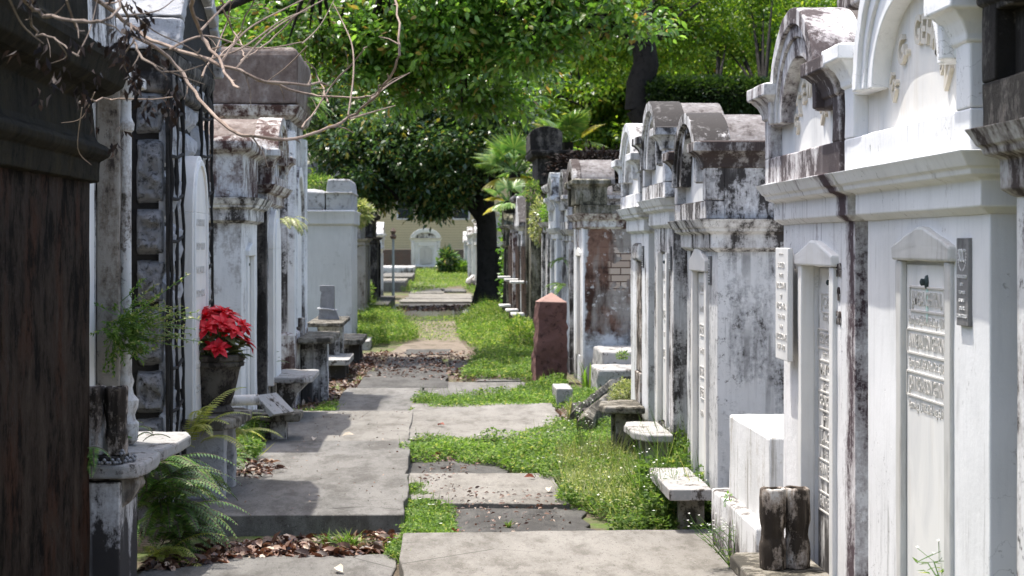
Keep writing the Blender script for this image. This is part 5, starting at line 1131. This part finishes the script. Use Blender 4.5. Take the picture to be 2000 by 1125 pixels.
for k, (s, x, y, z, sc, rz, lb) in enumerate(((b1, 5.6, 62, 0, 1.0, 1.1, 'yellow-green tree behind the leaning oak trunk'), (b1, 12.5, 66, 0, 1.1, 2.2, 'bright tree behind the stained right tomb'), 
        (b1, -12, 74, 0, 1.2, 3.0, 'bright tree at far left behind bare branches'), (b3, 5, 160, 0, 2.5, 4.0, 'deep green tree rising behind the yellow house, right of centre'), (b1, 8, 86, 0, 1.35, 5.0, 'tall bright tree in the second line right of centre'),
        (b2, 15.5, 84, 0, 1.3, 1.6, 'tall green tree in the second line far right'), (b3, -9.5, 98, 0, 1.5, 2.6, 'tall green tree in the second line left of centre'), (b1, -14, 96, 0, 1.4, .3, 'tall tree in the back line far left'),
        (b2, 21, 96, 0, 1.4, 3.3, 'tall tree in the back line far right'), (b3, -3.5, 162, 0, 2.7, 1.9, 'tallest tree rising behind the yellow house, left of centre'), (b1, 9, 110, 1.0, 1.6, .9, 'tallest tree of the back line right'))):
    bgtree(lb, x, y, z, None, s, sc, rz)
# palms
def palm(label, base, h, n, R_, seed, my):
    t = thing('fan_palm', label, 'palm', base, group='fan palms behind the tombs'); rr = random.Random(seed)
    MB().tube([(0, 0, 0), (.05, 0, h*.5), (0, 0, h)], [.16, .14, .13], 8).build('trunk', M['bark'], t); pt = MB()
    for k in range(n):
        a = k*2.399; el = rr.uniform(-.35, 1.2); d = Vector((math.cos(a)*math.cos(el), math.sin(a)*math.cos(el), math.sin(el)))
        hub = Vector((0, 0, h))+d*R_*.55; pt.tube([(0, 0, h-.05), Vector((0, 0, h))+d*R_*.3+Vector((0, 0, .04)), hub], [.02, .014, .01], 4)
        sd = d.cross(Vector((0, 0, 1))).normalized(); prt = []
        up = sd.cross(d)
        for i in range(30):
            q = -1.9+3.8*i/29; dd = d*math.cos(q)+sd*math.sin(q)-Vector((0, 0, .25)); prt.append((hub, dd, up+sd*(.3 if i % 2 else -.3), R_*.55*(1-.25*abs(q)/1.9), .05))
        V, Fq = leaves(*[np.array([p[i] for p in prt]) for i in range(5)], .1); npmesh('frond', V, Fq, M['palm_y'] if (el < -.3 or k % 9 == my) else M['palm'], t)
    pt.build('petioles', M['fern'], t)
palm('fan palm with yellow lower fronds left of the blackened tomb', (1.72, 45.8, 0), 3.2, 22, 1.0, 2, 2)
palm('fan palm with yellowing fronds above the blackened tomb', (2.95, 46.5, 0), 3.9, 16, .9, 5, 0)
palm('lower fan palm hanging toward the dark trunk', (1.5, 43.2, 0), 2.5, 10, .6, 9, 1)
bush('spiky dark palmetto in front of the distant tomb', G(874, 538), (.4, .5, .62), 500, M['magnolia'], .35, 'palmetto', 'palm', 6)
# ivy column beside the magnolia
n = 7000; Pt = np.column_stack([rng.normal(1.70, .10, n), 46.5+rng.uniform(-1.6, 1.6, n), rng.uniform(0, 1, n)**.8*2.6]); D = rng.normal(0, 1, (n, 3)); D[:, 2] -= .6; N = rng.normal(0, .7, (n, 3)); N[:, 0] -= 1
V, Fq = leaves(Pt, D, N, .10*rng.uniform(.6, 1.3, n), .08, .1)
t = thing('ivy_pillar', 'ivy-smothered pillar just right of the dark trunk', 'ivy', (0, 0, 0)); npmesh('foliage', V, Fq, M['ivy'], t); MB().box(1.62, 1.9, 45.2, 47.8, 0, 2.4).build('pillar', M['mossy'], t, .03)
# dark brush on the blackened tomb
bush('dark dead vines over the long black tomb side', (2.5, 32.8, 2.45), (.75, .15, .35), 1500, M['dead'], .08, 'dead_vine', 'vine')

# ------------------------------------------------------------------ bare branches upper left
def branch(label, pts, rad, m, Y, twigs=(), dead=0):
    base = P(*pts[0], Y); t = thing('bare_branch', label, 'branch', tuple(base), group='bare branches hanging over the left tombs'); rr = random.Random(len(label)+int(rad*10000))
    W = [P(px, py, Y+.25*math.sin(i*1.3))-base for i, (px, py) in enumerate(pts)]
    def smooth(W):
        out = []
        for i in range(len(W)-1):
            p0, p1, p2, p3 = W[max(i-1, 0)], W[i], W[i+1], W[min(i+2, len(W)-1)]
            for k in range(5):
                u = k/5; out.append(.5*((2*p1)+(p2-p0)*u+(2*p0-5*p1+4*p2-p3)*u*u+(3*p1-p0-3*p2+p3)*u**3))
        return out+[W[-1]]
    S = smooth(W); S = [p+Vector((mnoise.noise(p*9+Vector((k_*.7, 0, 0))), 0, mnoise.noise(p*9+Vector((0, k_*.7, 5)))))*.012 for k_, p in enumerate(S)]; n = len(S); MB().tube(S, [rad*.6*(1-.55*i/n)*(1+.25*(i % 7 == 0)) for i in range(n)], 7).build('stem', m, t)
    for q in range(3, n-2, 5):
        d = (S[q+1]-S[q]).normalized(); o = Vector((-d.z, 0, d.x))*(1 if rr.random() < .6 else -1); e = S[q]+(d*.7+o)*rr.uniform(.02, .10)
        MB().tube([S[q], S[q].lerp(e, .5)+d*.008, e], [rad*.28, rad*.2, rad*.1], 4).build('shoot', m, t)
    for tw in twigs:
        W2 = smooth([P(px, py, Y+.1*i)-base for i, (px, py) in enumerate(tw)]); n = len(W2)
        MB().tube(W2, [rad*.34*(1-.6*i/n) for i in range(n)], 5).build('twig', m, t)
    if dead:
        pr = []
        for k in range(dead):
            c = rr.choice(S); q = c+Vector((rr.gauss(0, .035), rr.gauss(0, .1), rr.gauss(-.05, .05)))
            for j in range(5): pr.append((q+Vector((rr.gauss(0, .008), rr.gauss(0, .01), rr.gauss(0, .012))), (rr.gauss(0, .5), rr.gauss(0, .5), -1), (rr.gauss(0, 1), rr.gauss(0, 1), .2), rr.uniform(.018, .04), .012))
        V, Fq = leaves(*[np.array([p[i] for p in pr]) for i in range(5)], .35); npmesh('dead_leaves', V, Fq, M['dead'], t)
branch('long pale bough sweeping right from the top left corner', [(150, -30), (240, 40), (310, 85), (430, 125), (520, 155), (640, 166)], .011, M['twig'], 5.5, [[(330, 96), (400, 70), (500, 95), (590, 82)], [(430, 125), (480, 60), (560, 15), (610, -10)], [(460, 135), (530, 60), (640, -5)], [(400, 118), (470, 95), (550, 40), (600, 20)]])
branch('brown bough looping low and rising to the right', [(240, 60), (330, 115), (390, 195), (450, 252), (520, 270), (610, 262), (683, 230), (735, 185), (772, 132), (778, 60), (775, -10)], .010, M['twig'], 6.0, [[(683, 232), (730, 218), (772, 206)], [(680, 225), (690, 150), (688, 90), (670, 45), (650, 5)], [(722, 195), (760, 165), (800, 142)]])
branch('mid bough forking towards the canopy', [(500, 155), (580, 180), (650, 190), (718, 191), (745, 165)], .007, M['twig'], 6.2, [[(590, 85), (625, 50), (655, -5)], [(600, 90), (560, 130), (520, 160)]])
branch('thick broken pale twig pointing down', [(372, -10), (392, 60), (425, 115), (463, 176)], .010, M['twig'], 5.2, [[(392, 60), (430, 20), (470, -20)]])
branch('curved dark twig at the top left corner', [(40, -10), (75, 22), (120, 42), (170, 47), (215, 30), (235, -10)], .009, M['twig_d'], 4.6, [[(15, -10), (45, 50), (85, 85)], [(130, 0), (150, 55), (165, 60)]], 5)
branch('thin twig lying level against the dark cornice', [(155, 200), (200, 193), (260, 192), (355, 187)], .005, M['twig'], 5.6, [[(185, 180), (160, 230), (120, 240)], [(160, 210), (152, 290), (178, 322)]], 6)
branch('tangle of dark twigs with dead leaves before the rock-faced tomb', [(225, -20), (250, 30), (262, 80), (290, 120), (330, 150)], .007, M['twig_d'], 5.0, [[(250, 30), (310, 20), (350, -10)], [(262, 80), (240, 120), (270, 175)], [(290, 120), (330, 140), (400, 165)], [(245, 10), (300, 60), (380, 100), (420, 150)]], 34)
branch('second dark tangle hanging below the corner', [(60, -10), (70, 60), (110, 80), (150, 110)], .006, M['twig_d'], 4.8, [[(110, 80), (130, 110), (95, 125)], [(150, 110), (175, 60), (190, 0)]], 12)
for k, (p, lb) in enumerate((([(432, 0), (452, 50), (470, 85), (480, 110)], 'straight pale stem crossing above the brown roof'), ([(430, 110), (470, 60), (500, -10)], 'slender upright stem left of the brown roof'),
    ([(395, 150), (440, 50), (450, -10)], 'slender upright stem beside the rock-faced tomb'), ([(470, 120), (540, 70), (600, 10), (620, -20)], 'slender stem leaning right over the brown roof'), ([(590, 250), (640, 180), (700, 110), (715, 90)], 'faint stem rising behind the looping bough'), ([(640, 200), (620, 150), (596, 105)], 'short pale stem beside the roof corner'))):
    branch(lb, p, .006, M['twig'], 6.5+.2*k)

# ------------------------------------------------------------------ world, sun, camera
w = bpy.data.worlds.new("World"); SC.world = w; w.use_nodes = True; nt = w.node_tree
bg = nt.nodes['Background']; sky = nt.nodes.new('ShaderNodeTexSky'); sky.sky_type = 'NISHITA'; sky.sun_disc = False
sd = Vector((-.22, .22, .95)).normalized()   # towards the sun
el = math.asin(sd.z); sky.sun_elevation = el; sky.sun_rotation = math.atan2(sd.x, sd.y)
sky.air_density = 1.0; sky.dust_density = 4.0; sky.ozone_density = 1.0
nt.links.new(sky.outputs[0], bg.inputs[0]); bg.inputs[1].default_value = .15
L = bpy.data.lights.new('sun', 'SUN'); L.energy = 2.9; L.angle = R(.5); L.color = (1, .965, .90)
lo = bpy.data.objects.new('sun', L); COL.objects.link(lo); lo.rotation_euler = sd.to_track_quat('Z', 'Y').to_euler(); lo.location = (0, 0, 30)
cam = bpy.data.cameras.new('camera'); co = bpy.data.objects.new('camera', cam); COL.objects.link(co)
cam.sensor_width = 36; cam.lens = 36*F/2000; cam.shift_y = -(562.5-HZ)/2000; cam.clip_start = .1; cam.clip_end = 1000
co.location = (0, 0, EYE); co.rotation_euler = (R(90), 0, -math.atan(TA))
cam.dof.use_dof = True; cam.dof.focus_distance = 8.2; cam.dof.aperture_fstop = 10.5
SC.camera = co
SC.view_settings.view_transform = 'Standard'; SC.view_settings.look = 'None'; SC.view_settings.exposure = 1.28; SC.view_settings.gamma = 1
SC.cycles.max_bounces = 8; SC.cycles.transparent_max_bounces = 4
